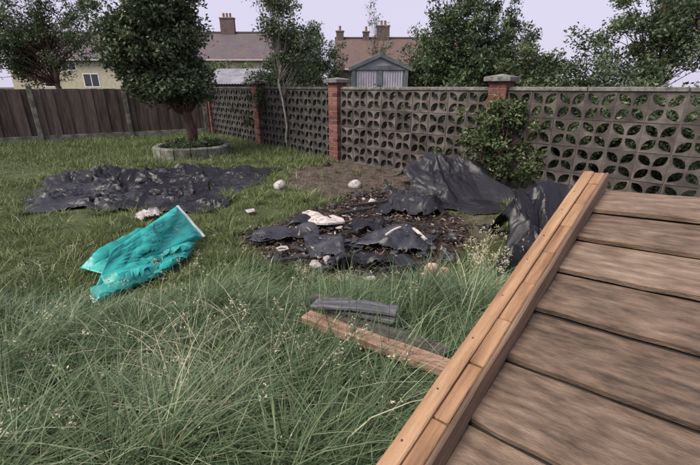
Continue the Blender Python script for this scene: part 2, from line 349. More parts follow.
def screen(p0, d, ang, label, me, mm, ncol=9):
    c = p0+d*(PS/2); t = empty('screen_block_wall', (c[0], c[1], 0), ang)
    sgn = 1 if (d@np.array([math.cos(ang), math.sin(ang)])) > 0 else -1
    MB().box(min(0, sgn*ncol*BL)+.002, max(0, sgn*ncol*BL)-.002, -.055, .055, -.12, -.002).build('footing', M['mortar'], t)
    for i in range(ncol):
        for k in range(4):
            o = link('screen_block', me, None, t); o.location = (sgn*(BL*i+BL/2)+random.uniform(-.001, .001), random.uniform(-.003, .003), .148+k*BH); o.scale = (BL/.30, 1, 1)
            o.rotation_euler = (random.uniform(-.006, .006), random.choice((0, math.pi)), 0)
    mb = MB()                            # joints, recessed from the block faces
    for k in range(5): mb.box(min(0, sgn*ncol*BL)+.002, max(0, sgn*ncol*BL)-.002, -.036, .036, -.0055+k*BH+.0035*(k == 0), .0005+k*BH+.001)
    for i in range(ncol+1):
        x = sgn*BL*i; mb.box(x-.0035, x+.0035, -.035, .035, 0, 4*BH)
    mb.build('mortar_joints', M['mortar'], t)
    for i in range(ncol//3):
        o = link('coping_stone', box_mesh('coping_stone', 3*BL-.008, .125, .045, .006), M['cap' if mm == 'block' else 'shaded_mossy_block'], t); o.location = (sgn*(BL*3*i+1.5*BL), 0, 4*BH+.0255)
    tag(t, label, 'wall', 'pierced screen-block panels of the garden wall'); return t
screen(PA, DIR_R, aR, 'grey pierced screen-block wall panel between the two red brick piers', sb1, 'block')
screen(PB, DIR_R, aR, 'grey pierced screen-block wall panel to the right of the bush', sb1, 'block')
screen(PA, DIR_L, aL, 'shaded screen-block wall panel left of the middle pier, behind slender tree', sb2, 'shaded_mossy_block')
screen(PL, DIR_L, aL, 'dark overgrown screen-block wall panel behind the round planter', sb2, 'shaded_mossy_block')

# dark timber fence closing the left side
FD = np.array([-5.41+4.0, 10.91-11.7]); FD /= np.linalg.norm(FD); aF = math.atan2(FD[1], FD[0])
P = PL2+FD*.2
fboard = box_mesh('board', .135, .016, 1.05, .003, center=False)
flabels = ['dark timber fence panel nearest the wall corner', 'dark timber fence panel directly behind the planter tree', 'dark timber fence panel second from the left edge', 'dark timber fence panel at the left edge', 'dark timber fence panel beyond the left edge']
for k in range(4):
    t = empty('timber_fence', (*(P+FD*k*1.9), 0), aF)
    post = link('post', box_mesh('post', .1, .1, 1.32, .006, center=False), M['planter'], t); post.location = (0, 0, -.05)
    link('gravel_board', box_mesh('gravel_board', 1.79, .045, .17, .004, center=False), M['planter'], t).location = (.95, 0, -.02)
    for q in range(14):
        o = link('board', fboard, M['fence'], t); o.location = (.114+q*.1287, .008 if q % 2 else -.008, .153+random.uniform(-.006, .004)); o.rotation_euler = (0, random.uniform(-.006, .006), 0)
    for z in (.35, 1.0): link('rail', box_mesh('rail', 1.79, .04, .06), M['fence'], t).location = (.95, -.04, z)
    tag(t, flabels[k], 'fence', 'timber fence panels along the left side')

# ------------------------------------------------------------------ houses, sheds beyond the wall
def roof_mesh(x0, x1, depth, eave, ridge, ov=.35):
    mb = MB(); d = depth/2; e = eave; s = (ridge-eave)/d; th = .14
    V = []
    for x in (x0-ov*.5, x1+ov*.5):
        V += [(x, -d-ov, e-s*ov), (x, 0, ridge), (x, d+ov, e-s*ov), (x, -d-ov, e-s*ov-th), (x, 0, ridge-th*1.2), (x, d+ov, e-s*ov-th)]
    F = [(0, 6, 7, 1), (1, 7, 8, 2), (3, 4, 10, 9), (4, 5, 11, 10), (0, 3, 9, 6), (2, 8, 11, 5), (0, 1, 4, 3), (1, 2, 5, 4), (6, 9, 10, 7), (7, 10, 11, 8)]
    me = mesh_py('roof', V, F); uv = me.uv_layers.new(name='UVMap')
    for pl in me.polygons:
        for li in pl.loop_indices:
            c = me.vertices[me.loops[li].vertex_index].co; uv.data[li].uv = (c.x, math.copysign(math.hypot(c.y, c.z), c.y))
    return me
def house(loc, x0, x1, depth, eave, ridge, rm, wm, chims, label, wins):
    t = empty('brick_house', loc); d = depth/2
    V = [(x0, -d, 0), (x1, -d, 0), (x1, d, 0), (x0, d, 0), (x0, -d, eave-.12), (x1, -d, eave-.12), (x1, d, eave-.12), (x0, d, eave-.12), (x0, 0, ridge-.3), (x1, 0, ridge-.3)]
    F = [(0, 1, 5, 4), (2, 3, 7, 6), (1, 2, 6, 9, 5), (3, 0, 4, 8, 7), (4, 5, 9, 8), (7, 8, 9, 6)]
    link('wall', mesh_py('wall', V, F), wm, t)
    rf = link('roof', roof_mesh(x0, x1, depth, eave, ridge), rm, t)
    g_ = link('gutter', box_mesh('gutter', x1-x0+.5, .12, .11, .02), M['gutter'], rf); g_.location = ((x0+x1)/2, -d-.44, eave-(ridge-eave)/d*.35-.02)
    rt = MB(); rt.add(*tube([(x0-.2, 0, ridge+.02), (x1+.2, 0, ridge+.02)], [.11, .11], 8)); rt.build('ridge_tiles', rm, rf)
    for cx, w, h, np_ in chims:
        c = link('chimney', box_mesh('chimney', w, .6, h+.9, .01, center=False), M['housebrick'], t); c.location = (cx, 0, ridge-.9)
        cc = link('chimney_cap', box_mesh('chimney_cap', w+.12, .72, .1, .01, center=False), M['cap'], c); cc.location = (0, 0, h+.902)
        for q in range(np_):
            mbp = MB(); x = (q-(np_-1)/2)*.34; mbp.add(*tube([(x, 0, h+1.0), (x, 0, h+1.12), (x, 0, h+1.42)], [.15, .11, .12], 10)); mbp.build('chimney_pot', M['clay'], c)
    for x, z, w, h in wins:
        f = MB(); y = -d-.03
        f.box(x-w/2, x+w/2, y, y+.06, z, z+.08).box(x-w/2, x+w/2, y, y+.06, z+h-.08, z+h).box(x-w/2, x-w/2+.08, y, y+.06, z+.08, z+h-.08).box(x+w/2-.08, x+w/2, y, y+.06, z+.08, z+h-.08).box(x-.035, x+.035, y+.003, y+.06, z+.08, z+h-.08)
        fo = f.build('window', M['frame_white'], t); MB().box(x-w/2+.07, x+w/2-.07, y+.02, y+.024, z+.07, z+h-.07).build('pane', M['glass'], fo)
    return t
D1 = 46.
zat = lambda py, d: float(AT(350, py, d)[2]); xat = lambda px, py, d: float(AT(px, py, d)[0])
h1 = house((0, D1, 0), -34., xat(312, 40, D1), 7., zat(57, D1-4), zat(33, D1), M['tiles_grey'], M['render'], [(xat(228, 28, D1), 1.45, zat(19, D1)-zat(33, D1), 3), (xat(120, 28, D1), 1.3, 1.5, 3)], '', [(x, 1.2, 1.6, 1.3) for x in (-30, -26, -22, -18, -14, -9.5, -6.5)]+[(x, 2.75, 1.5, .8) for x in (-28, -20, -13, -8)])
tag(h1, 'long house with grey-brown tiled roof and wide chimney behind the slender tree', 'house')
D2 = 42.
h2 = house((0, D2, 0), xat(337, 40, D2), xat(470, 40, D2), 7., zat(66, D2-4), zat(38.5, D2), M['tiles_red'], M['housebrick'], [(xat(340, 35, D2), .7, .55, 1), (xat(366, 35, D2), .6, .5, 1), (xat(383, 35, D2), 1.2, 1.0, 2)], '', [(x, 1.0, 1.5, 1.3) for x in (1.0, 4.2, 8., 11)])
tag(h2, 'house with brown-red tiled roof behind the metal garden shed', 'house')

def metal_shed():
    d = 8.9; x0, x1 = xat(352, 75, d), xat(408, 75, d); w = x1-x0; cx = (x0+x1)/2; ev, pk = zat(67, d), zat(54, d)
    t = empty('garden_shed', (cx, d, 0)); a = w/2; L = 1.9
    mb = MB(); mb.box(-a, a, 0, L, -.05, .06); mb.build('base', M['mortar'], t)
    wl_ = MB(); wl_.add([(-a, 0, .061), (a, 0, .061), (a, L, .061), (-a, L, .061), (-a, 0, ev), (a, 0, ev), (a, L, ev), (-a, L, ev), (0, 0, pk-.03), (0, L, pk-.03)], [(0, 1, 5, 8, 4), (2, 3, 7, 9, 6), (1, 2, 6, 5), (3, 0, 4, 7)]); wl_.build('wall', M['shed_green'], t)
    for s in (-1, 1):                     # ribbed roof halves
        r = MB(); n = 12; o = .07; V = []; F = []
        for i in range(n*2+1):
            y = -o + (L+2*o)*i/(n*2); h = .012 if i % 2 else 0
            V += [(0, y, pk+h), (s*(a+o), y, ev-(pk-ev)*o/a+h)]
        for i in range(n*2): F.append((2*i, 2*i+1, 2*i+3, 2*i+2))
        m_ = mesh_py('roof_sheet', V, F); ob = link('roof_sheet', m_, M['shed_dark'], t); md = ob.modifiers.new('thick', 'SOLIDIFY'); md.thickness = .015
        link('barge_board', mesh_py('barge_board', [(0, -.075, pk+.015), (s*(a+o), -.075, ev-(pk-ev)*o/a+.015), (s*(a+o), -.075, ev-(pk-ev)*o/a-.06), (0, -.075, pk-.06), (0, -.05, pk+.01), (s*(a+o), -.05, ev-(pk-ev)*o/a+.01), (s*(a+o), -.05, ev-(pk-ev)*o/a-.06), (0, -.05, pk-.06)], [(0, 1, 2, 3), (4, 7, 6, 5), (0, 4, 5, 1), (3, 2, 6, 7), (1, 5, 6, 2)]), M['shed_dark'], t)
    link('lintel', box_mesh('lintel', w, .05, .09, .004), M['shed_dark'], t).location = (0, -.03, ev-.02)
    for s in (-1, 1):                     # pressed door leaves with upright ribs
        dw = a*.72; dr = MB(); n = 8; V = []; F = []
        for i in range(n*4+1):
            x = s*.06 + s*dw*i/(n*4); y = -.022 if (i % 4) in (0, 1) else -.034; V += [(x, y, .08), (x, y, ev-.07)]
        for i in range(n*4): F.append((2*i, 2*i+2, 2*i+3, 2*i+1))
        dr.add(V, F); do = dr.build('door', M['shed_pale'], t); link('handle', box_mesh('handle', .02, .03, .12, .004), M['shed_dark'], do).location = (s*.11, -.05, 1.0)
        link('corner_post', box_mesh('corner_post', .07, .05, ev-.08, .004, center=False), M['shed_dark'], t).location = (s*(a-.035), -.028, .03)
    link('centre_post', box_mesh('centre_post', .10, .04, ev-.09, .004, center=False), M['shed_dark'], t).location = (0, -.025, .03)
    tag(t, 'small metal garden shed with pale doors and dark gable roof behind the wall', 'shed')
metal_shed()
def lean_to():
    d = 16.; x0, x1 = xat(205, 80, d), xat(264, 80, d); t = empty('lean_to_shed', ((x0+x1)/2, d, 0)); a = (x1-x0)/2
    MB().add([(-a, 0, 0), (a, 0, 0), (a, 1.8, 0), (-a, 1.8, 0), (-a, 0, zat(84, d)), (a, 0, zat(84, d)), (a, 1.8, zat(70, d+1.8)), (-a, 1.8, zat(70, d+1.8))], [(0, 1, 5, 4), (1, 2, 6, 5), (2, 3, 7, 6), (3, 0, 4, 7)]).build('wall', M['fence'], t)
    V = []; F = []; n = 24
    for i in range(n*2+1):
        x = -a-.1+(2*a+.2)*i/(2*n); h = .03*(i % 2); V += [(x, -.15, zat(84, d)+h-.01), (x, 1.95, zat(70, d+1.8)+h+.04)]
    for i in range(2*n): F.append((2*i, 2*i+2, 2*i+3, 2*i+1))
    o = link('corrugated_roof', mesh_py('corrugated_roof', V, F), M['felt'], t); o.modifiers.new('t', 'SOLIDIFY').thickness = .01
    tag(t, 'low shed with pale corrugated roof showing over the wall', 'shed')
lean_to()

# ------------------------------------------------------------------ vegetation
def leaf_arrays(C, size, up=.3, aspect=.5, r=rng, clump=None):
    n = len(C); d = r.normal(size=(n, 3)); d[:, 2] = d[:, 2]*.7+up; d /= np.linalg.norm(d, axis=1)[:, None]
    s = r.normal(size=(n, 3)); s -= (s*d).sum(1)[:, None]*d; s /= np.linalg.norm(s, axis=1)[:, None]+1e-9
    nn = np.cross(d, s); L = (size*r.uniform(.6, 1.35, n))[:, None]; W = L*aspect*.5
    base = C; tip = C+d*L - nn*L*.15; mid = C+d*L*.45
    V = np.stack([base, mid+s*W+nn*L*.08, tip, mid-s*W+nn*L*.08], 1).reshape(-1, 3)
    Qf = np.arange(4*n).reshape(n, 4)
    if clump is None: t = r.uniform(0, 1, n)
    else: t = np.clip(clump+r.normal(0, .18, n), 0, 1)
    return V, Qf, np.repeat(t, 4)
def limb(mb, p0, p1, r0, r1, seg=6, wob=.08, n=5, sag=0.):
    p0, p1 = np.asarray(p0, float), np.asarray(p1, float); L = np.linalg.norm(p1-p0)
    pts = []
    for i in range(n+1):
        u = i/n; p = p0+(p1-p0)*u
        if 0 < i < n: p = p+rng.normal(0, wob*L*.35, 3)
        p[2] += sag*math.sin(u*math.pi)*L; pts.append(p)
    mb.add(*tube(pts, [r0+(r1-r0)*(i/n) for i in range(n+1)], seg)); return pts
def tree(name, base, label, cat, leafm, barkm, trunk_h, r0, shape, nclump, nleaf, lsize, clump_r, group=None, up=.3, aspect=.5, lean=(0, 0), multi=1, nlimb=None):
    """shape(u) -> sample of crown points in local coords given rng"""
    t = empty(name, tuple(base)); tr = MB()
    cl = shape(nclump); top = cl[:, 2].max()
    tops = []
    for k in range(multi):
        b = np.array([rng.normal(0, .05), rng.normal(0, .05), -.08]) if multi > 1 else np.array([0, 0, -.08])
        tp = np.array([lean[0]+(rng.normal(0, .12*top) if multi > 1 else 0), lean[1]+(rng.normal(0, .1*top) if multi > 1 else 0), top*.86])
        tops.append(limb(tr, b, tp, r0, r0*.18, 9, .05, 9))
    for c in cl[:(nlimb or len(cl))]:
        tk = tops[rng.integers(len(tops))]; zt = max(trunk_h, c[2]*rng.uniform(.45, .8)); i = min(range(len(tk)), key=lambda q: abs(tk[q][2]-zt))
        limb(tr, tk[i], c, r0*.22*(1-.6*i/len(tk)), .0025, 5, .09, 4, .05)
    tr.build('trunk', barkm, t, True)
    per = rng.multinomial(nleaf, np.full(len(cl), 1/len(cl))); ids = np.repeat(np.arange(len(cl)), per)
    rad = clump_r*rng.uniform(.6, 1.4, len(cl))
    off = rng.normal(size=(nleaf, 3)); off /= np.linalg.norm(off, axis=1)[:, None]; off *= (rng.uniform(0, 1, nleaf)**.45)[:, None]; off[:, 2] *= .8
    Cc = cl[ids]+off*rad[ids][:, None]
    tone = rng.uniform(.25, .8, len(cl))
    V, Qf, tn = leaf_arrays(Cc, lsize, up, aspect, clump=tone[ids])
    link('crown', mesh_np('crown', V, Qf, tn), leafm, t)
    tag(t, label, cat, group); return t
def ellipsoid(cx, cy, cz, rx, ry, rz, power=.5, shell=.0):
    def f(n):
        d = rng.normal(size=(n, 3)); d /= np.linalg.norm(d, axis=1)[:, None]; r = rng.uniform(shell, 1, n)**power
        return np.array([cx, cy, cz])+d*r[:, None]*np.array([rx, ry, rz])
    return f
def multi_shape(*fs):
    def f(n):
        k = [n//len(fs)]*len(fs); return np.concatenate([g_(max(1, m_)) for g_, m_ in zip(fs, k)])
    return f

# dense dark tree standing in the round planter
pc = G(194, 150, .12)[:2]; pc = np.array([pc[0], 7.68])
pc[0] = (194-350)/FPX*7.65
tree('garden_tree', (pc[0], pc[1], .1), 'dense dark evergreen tree growing in the round planter', 'tree', M['leaf_dark'], M['bark'], .75, .10,
     multi_shape(ellipsoid(-.38, 0, 2.8, .82, .8, 1.7, .4), ellipsoid(-.55, -.05, 1.8, .75, .7, .7, .4), ellipsoid(-.05, .05, 2.1, .5, .55, 1.05, .4), ellipsoid(-.2, 0, 1.2, .75, .6, .3, .5)), 360, 56000, .066, .21, up=.0, aspect=.55, lean=(.12, 0))
# slender pale tree by the wall
sp = G(289, 150); 
tree('slender_tree', (sp[0], sp[1], 0), 'slender tree with sparse pale leaves in front of the shaded wall', 'tree', M['leaf_mid2'], M['pale_bark'], 1.0, .030,
     multi_shape(ellipsoid(-.25, 0, 3.0, .5, .45, .8, .5), ellipsoid(-.05, 0, 2.6, .45, .4, .5, .5), ellipsoid(.25, .1, 1.9, .42, .4, .5, .5), ellipsoid(.05, .1, 2.0, .5, .4, .5, .5)), 90, 9000, .05, .2, up=-.1, aspect=.6, lean=(-.15, 0))
def at_g(px, d): return (float(AT(px, 90, d)[0]), d, 0)
# shrubs beyond and along the wall
tree('lower_shrub', at_g(300, 10.0), 'mid green shrub behind the wall below the slender tree', 'shrub', M['leaf_mid'], M['bark'], .4, .05, multi_shape(ellipsoid(.1, 0, 1.5, .75, .5, .95, .5), ellipsoid(-.6, 0, 1.3, .6, .5, .6, .5)), 110, 14000, .06, .2)
tree('conifer', at_g(316, 12.), 'dark pointed conifer behind the wall beside the slender tree', 'tree', M['leaf_dark'], M['bark'], .2, .06, lambda n: (lambda z: np.c_[rng.normal(0, .22, n)*(1-z), rng.normal(0, .22, n)*(1-z), .15+2.65*z])(rng.uniform(0, 1, n)**1.2), 90, 7000, .06, .2, up=.6)
tree('conifer', at_g(335, 12.4), 'dark bushy conifer just above the middle pier', 'tree', M['leaf_dark'], M['bark'], .2, .06, ellipsoid(0, 0, 1.35, .42, .42, 1.2, .5), 70, 6000, .06, .2, up=.5)
tree('sapling', at_g(375, 13.5), 'thin sapling with few leaves rising behind the metal shed', 'tree', M['leaf_pale'], M['bark'], 1.6, .03, multi_shape(ellipsoid(0, 0, 2.9, .4, .4, .95, .6), ellipsoid(.1, 0, 2.4, .5, .4, .6, .6)), 45, 900, .055, .15, nlimb=45)
def shoots(n, w, d_, h, lean=.25):
    def f(_):
        out = []
        for k in range(n):
            a = rng.uniform(0, 6.28); r = rng.uniform(0, 1)**.5; bx, by = math.cos(a)*r, math.sin(a)*r
            tp = np.array([bx*w*(1+lean*.3), by*d_, h*(1-.52*r*r)*rng.uniform(.74, 1.06)]); b = np.array([bx*w*.55, by*d_*.5, .1])
            for u in np.linspace(.12, 1, 9): out.append(b+(tp-b)*u+rng.normal(0, .04, 3))
        return np.array(out)
    return f
tree('large_shrub', at_g(464, 9.2), 'large many-stemmed green shrub rising behind the screen-block wall', 'shrub', M['leaf_shrub'], M['bark'], .2, .03, shoots(74, 1.45, .8, 3.45), 1, 72000, .072, .17, up=.7, aspect=.42, multi=7, nlimb=150)
tree('round_shrub', at_g(528, 8.4), 'dark rounded shrub behind the wall right of the second pier', 'shrub', M['leaf_dark'], M['bark'], .3, .04, ellipsoid(0, 0, 1.25, .8, .6, 1.0, .5), 70, 11000, .065, .24)
tree('round_shrub', at_g(580, 7.4), 'mid green rounded shrub behind the far right of the wall', 'shrub', M['leaf_mid'], M['bark'], .3, .04, ellipsoid(0, 0, 1.15, .85, .6, .95, .5), 80, 12000, .062, .24)
tree('garden_tree', at_g(645, 9.5), 'broad green tree beyond the wall at the right edge', 'tree', M['leaf_shrub'], M['bark'], .9, .09, multi_shape(ellipsoid(0, 0, 2.3, 1.3, 1.1, 1.2, .5), ellipsoid(.9, 0, 2.9, 1.0, 1., 1.2, .5)), 150, 24000, .075, .26)
tree('round_shrub', at_g(400, 8.3), 'low dark shrub added to darken the wall holes below the shed', 'shrub', M['leaf_dark'], M['bark'], .2, .03, ellipsoid(0, 0, .55, 1.0, .4, .55, .5), 60, 8000, .06, .22)  # added as a dark backing for the wall holes
for px_, d_, lab in ((368, 8.2, 'added low dark shrub darkening the wall holes right of middle pier'), (440, 7.4, 'added low dark shrub darkening the wall holes left of the bush'), (300, 9.4, 'added low dark shrub darkening the holes of the shaded wall'), (590, 5.75, 'added dense dark shrub darkening the wall holes midway to the right edge'), (690, 4.7, 'added dense dark shrub darkening the wall holes just past the right edge'), (620, 6.6, 'added dark shrub one row back darkening the wall holes on the right'), (690, 5.8, 'added dark shrub one row back darkening the wall holes past the right edge'), (560, 6.2, 'added low dark shrub darkening the wall holes right of the bush'), (640, 5.4, 'added low dark shrub darkening the wall holes at the right edge')):
    tree('added_low_shrub', at_g(px_, d_), lab, 'shrub', M['leaf_dark'], M['bark'], .15, .02, ellipsoid(0, 0, .62, .8, .3, .6, .5), 55, 7500, .06, .2)  # added shrubs, set close to the wall to darken its holes
tree('hedge', at_g(245, 20.), 'pale yellow-green hedge in front of the far house', 'hedge', M['leaf_light'], M['bark'], .2, .05, lambda n: np.c_[rng.uniform(-2.2, 3.4, n), rng.uniform(-.4, .4, n), rng.uniform(.3, 2.2, n)], 120, 12000, .09, .35)
tree('garden_tree', at_g(60, 15.), 'broad mid green tree beyond the fence at the left edge', 'tree', M['leaf_mid'], M['bark'], 1.2, .12, multi_shape(ellipsoid(0, 0, 3.2, 2.0, 1.6, 1.6, .5), ellipsoid(-1.5, 0, 2.6, 1.5, 1.4, 1.3, .5)), 170, 26000, .09, .33)
# ivy-like growth on the shaded wall
tree('climber', tuple(np.r_[PL+DIR_R*.25-np.array([.1, .12]), 0]), 'straggly climber hanging over the shaded wall pier', 'climber', M['leaf_mid'], M['bark'], .2, .012, lambda n: np.c_[rng.normal(0, .32, n), rng.normal(0, .06, n), rng.uniform(.45, 1.5, n)], 40, 1500, .05, .14)
# leafy bush in front of the right pier
bb = np.array([xat(497, 150, 5.05), 5.02])
tree('leafy_bush', (bb[0], bb[1], 0), 'light green leafy bush spilling in front of the right brick pier', 'bush', M['leaf_bush'], M['bark'], .15, .018,
     multi_shape(ellipsoid(.15, .0, .36, .50, .28, .36, .5, .2), ellipsoid(.12, .02, .5, .40, .25, .45, .5, .3), ellipsoid(-.12, -.03, .86, .36, .18, .16, .6), ellipsoid(.28, 0, .55, .36, .26, .40, .6), ellipsoid(-.28, -.02, .66, .30, .16, .16, .6), ellipsoid(.0, 0, 1.0, .3, .16, .12, .6), lambda n: np.c_[rng.normal(.05, .42, n), rng.normal(-.02, .12, n), rng.uniform(.15, 1.12, n)]), 130, 9000, .045, .10, multi=5, up=.0)

# round planter of curved concrete blocks
t = empty('round_planter', (pc[0], pc[1], 0)); R0, R1, NB, HP = .58, .70, 15, .22
for k in range(NB):
    a0, a1 = 2*math.pi*k/NB+.012, 2*math.pi*(k+1)/NB-.012; V = []; F = []
    hh = HP+random.uniform(-.012, .012)
    for i in range(5):
        a = a0+(a1-a0)*i/4; c, s = math.cos(a), math.sin(a)
        V += [(R0*c, R0*s, -.06), (R1*c, R1*s, -.06), (R1*c, R1*s, hh-.02), ((R1-.02)*c, (R1-.02)*s, hh), ((R0+.02)*c, (R0+.02)*s, hh), (R0*c, R0*s, hh-.02)]
    for i in range(4):
        for q in range(6): F.append((i*6+q, i*6+(q+1) % 6, i*6+6+(q+1) % 6, i*6+6+q))
    F += [tuple(range(6))[::-1], tuple(24+q for q in range(6))]
    link('planter_block', mesh_py('planter_block', V, F), M['planter'], t)
s = MB(); s.add([(R0*1.02*math.cos(2*math.pi*k/24), R0*1.02*math.sin(2*math.pi*k/24), .12+.01*math.sin(k*2.1)) for k in range(24)]+[(0, 0, .17)], [(k, (k+1) % 24, 24) for k in range(24)])
so = s.build('soil', mat('planter_soil', [(.03, .025, .018), (.07, .06, .045), (.10, .11, .06)], .95, 12., .02), t)
tag(t, 'low round planter of pale concrete blocks around the dark tree', 'planter')

tree('ground_cover', (pc[0], pc[1], .13), 'low green ground cover growing inside the round planter', 'plant', M['leaf_mid'], M['bark'], .02, .006, lambda n: (lambda a_, r_: np.c_[np.cos(a_)*r_, np.sin(a_)*r_, rng.uniform(.04, .15, n)])(rng.uniform(0, 6.28, n), rng.uniform(.15, .5, n)), 60, 2600, .04, .08)
# ------------------------------------------------------------------ crumpled sheets
def sheet_obj(name, P, m, parent=None, thick=.003, sub=1, crump=0., cf=3., seed=5, ragged=0., fade=False):
    if crump:                             # finer grid, so that the creases stay sharp
        Q_ = np.empty((2*P.shape[0]-1, P.shape[1], 3)); Q_[::2] = P; Q_[1::2] = (P[1:]+P[:-1])/2
        P = np.empty((Q_.shape[0], 2*Q_.shape[1]-1, 3)); P[:, ::2] = Q_; P[:, 1::2] = (Q_[:, 1:]+Q_[:, :-1])/2; sub = 0
    nx, ny = P.shape[:2]
    if crump:                             # hard creases pressed into the film
        gu, gv = np.gradient(P, axis=0), np.gradient(P, axis=1); nr = np.cross(gu, gv); nr /= np.linalg.norm(nr, axis=-1, keepdims=True)+1e-9; nr *= np.where(nr[..., 2:] < 0, -1, 1)
        su, sv = np.linalg.norm(gu, axis=-1).mean(), np.linalg.norm(gv, axis=-1).mean(); i, j = np.meshgrid(np.arange(nx)*su, np.arange(ny)*sv, indexing='ij')
        cw = crump*.5*(1+facet(i, j, seed, cf, 2))
        if fade: ei, ej = i/i.max(), j/j.max(); cw = cw*np.minimum(1, 9*np.minimum(np.minimum(ei, 1-ei), np.minimum(ej, 1-ej)))
        P = P+nr*cw[..., None]
    idx = np.arange(nx*ny).reshape(nx, ny)
    Qf = np.stack([idx[:-1, :-1], idx[1:, :-1], idx[1:, 1:], idx[:-1, 1:]], -1).reshape(-1, 4)
    if ragged:                            # torn, melted margin
        i, j = np.meshgrid(np.arange(nx-1)/(nx-2), np.arange(ny-1)/(ny-2), indexing='ij'); e_ = np.minimum(np.minimum(i, 1-i)*(nx/ny)**.5, np.minimum(j, 1-j)*(ny/nx)**.5)
        nn_ = snoise(i*3, j*3*ny/nx, seed+3, 4, .8); Qf = Qf[(e_.ravel() > ragged*(.5+.9*nn_.ravel()))]
        used, inv = np.unique(Qf, return_inverse=True); Pf = P.reshape(-1, 3)[used]; Qf = inv.reshape(-1, 4)
    else: Pf = P.reshape(-1, 3)
    o = link(name, mesh_np(name, Pf, Qf), m, parent, True)
    o.data.set_sharp_from_angle(angle=math.radians(22))
    if sub: md = o.modifiers.new('smooth', 'SUBSURF'); md.levels = md.render_levels = sub
    md = o.modifiers.new('thickness', 'SOLIDIFY'); md.thickness = thick; md.offset = 0
    return o
def quadgrid(c00, c10, c11, c01, nx, ny):     # ground quad -> grid (u along first edge)
    u, v = np.meshgrid(np.linspace(0, 1, nx), np.linspace(0, 1, ny), indexing='ij'); u, v = u[..., None], v[..., None]
    c = [np.asarray(c_, float)[:2] for c_ in (c00, c10, c11, c01)]
    return (1-u)*(1-v)*c[0]+u*(1-v)*c[1]+u*v*c[2]+(1-u)*v*c[3]
def crumpled(name, corners, nx, ny, hfun, m, amp=.12, cf=3.5, seed=1, edge=.12, ragged=.03, keep=None, lift=.012, oct=4):
    XY = quadgrid(*corners, nx, ny)
    XY = XY+edge*np.stack([snoise(XY[..., 0], XY[..., 1], seed+5, 3, .7), snoise(XY[..., 0], XY[..., 1], seed+6, 3, .7)], -1)
    x, y = XY[..., 0], XY[..., 1]; u, v = np.meshgrid(np.linspace(0, 1, nx), np.linspace(0, 1, ny), indexing='ij')
    rim = np.minimum(1, 7*np.minimum(np.minimum(u, 1-u), np.minimum(v, 1-v))); fc = facet(x, y, seed, cf, oct); loc_ = np.clip(.65+.6*snoise(x, y, seed+70, 1, cf*.14), .2, 1.25)
    z = np.maximum(hfun(x, y), ground_z(x, y))+lift+amp*loc_*np.maximum(0, .42+.55*fc)*(.22+.78*rim)
    sh = amp*.55*rim*loc_                                  # folds lean over a little
    P = np.stack([x+sh*facet(x, y, seed+9, cf, 2), y+sh*facet(x, y, seed+10, cf, 2), z], -1)
    if keep is not None: keep.append(P.reshape(-1, 3))
    return sheet_obj(name, P, m, sub=0, seed=seed, ragged=ragged)
SCRAPS = []
flat = lambda x, y: ground_z(x, y)
def ridges(lst, slope=.9):                # tent ridges: segments (x0,y0,h0)-(x1,y1,h1)
    def f(x, y):
        h = ground_z(x, y)
        for (x0, y0, h0), (x1, y1, h1) in lst:
            dx, dy = x1-x0, y1-y0; t_ = np.clip(((x-x0)*dx+(y-y0)*dy)/(dx*dx+dy*dy), 0, 1)
            h = np.maximum(h, h0+(h1-h0)*t_-slope*np.hypot(x-x0-t_*dx, y-y0-t_*dy))
        return h
    return f
def bumps(lst):
    def f(x, y):
        h = ground_z(x, y)
        for cx, cy, r, hh, pw in lst: h = np.maximum(h, hh*(1-np.minimum(1, np.hypot(x-cx, y-cy)/r)**pw))
        return h
    return f
# black polythene sheet, left
lb = ridges([((-2.0, 5.9, .10), (-2.6, 5.6, .14)), ((-2.6, 5.6, .13), (-3.1, 5.0, .08)), ((-3.4, 5.7, .15), (-4.0, 5.2, .11)), ((-1.3, 6.05, .06), (-1.8, 5.8, .09)), ((-2.2, 5.2, .05), (-2.6, 4.7, .07))], .6)
o = crumpled('black_sheet', [G(10, 216), G(206, 214), G(292, 167), G(60, 172)], 360, 240, lb, M['plastic'], .13, 6.8, 31)
tag(o, 'crumpled black plastic sheet spread below the round planter', 'plastic sheet')
# heap of black sheet, right
rb = ridges([((.72, 4.85, .28), (1.02, 5.0, .40)), ((1.02, 5.0, .40), (1.42, 4.92, .36)), ((1.42, 4.92, .36), (1.85, 4.45, .13)), ((1.02, 5.0, .40), (1.1, 4.4, .10))], .62)
o = crumpled('black_sheet', [G(402, 212), G(512, 216), G(512, 184), G(396, 183)], 200, 170, rb, M['plastic_dusty'], .13, 4.6, 47)
tag(o, 'dull black plastic sheet draped over a heap beside the leafy bush', 'plastic sheet')
tb = bumps([(.55, 4.15, .25, .07, 2), (.75, 4.05, .2, .06, 2)])
o = crumpled('black_sheet', [G(372, 214), G(452, 220), G(440, 196), G(384, 193)], 120, 100, tb, M['plastic_dusty'], .13, 6., 61, ragged=.12, keep=SCRAPS)
tag(o, 'tattered black plastic sheet trailing from the heap into burnt patch', 'plastic sheet')
# black bag beside the panel
bgp = ridges([((1.36, 3.0, .44), (1.62, 3.12, .52)), ((1.62, 3.12, .50), (1.95, 3.05, .42)), ((1.36, 3.0, .44), (1.24, 2.66, .12)), ((1.5, 3.0, .4), (1.55, 2.7, .2))], 1.3)
o = crumpled('black_bag', [(1.02, 2.55), (2.05, 2.62), (2.1, 3.45), (1.15, 3.4)], 180, 160, bgp, M['plastic'], .24, 5.2, 77)
tag(o, 'crumpled black bin bag slumped beside the timber panel', 'bag')
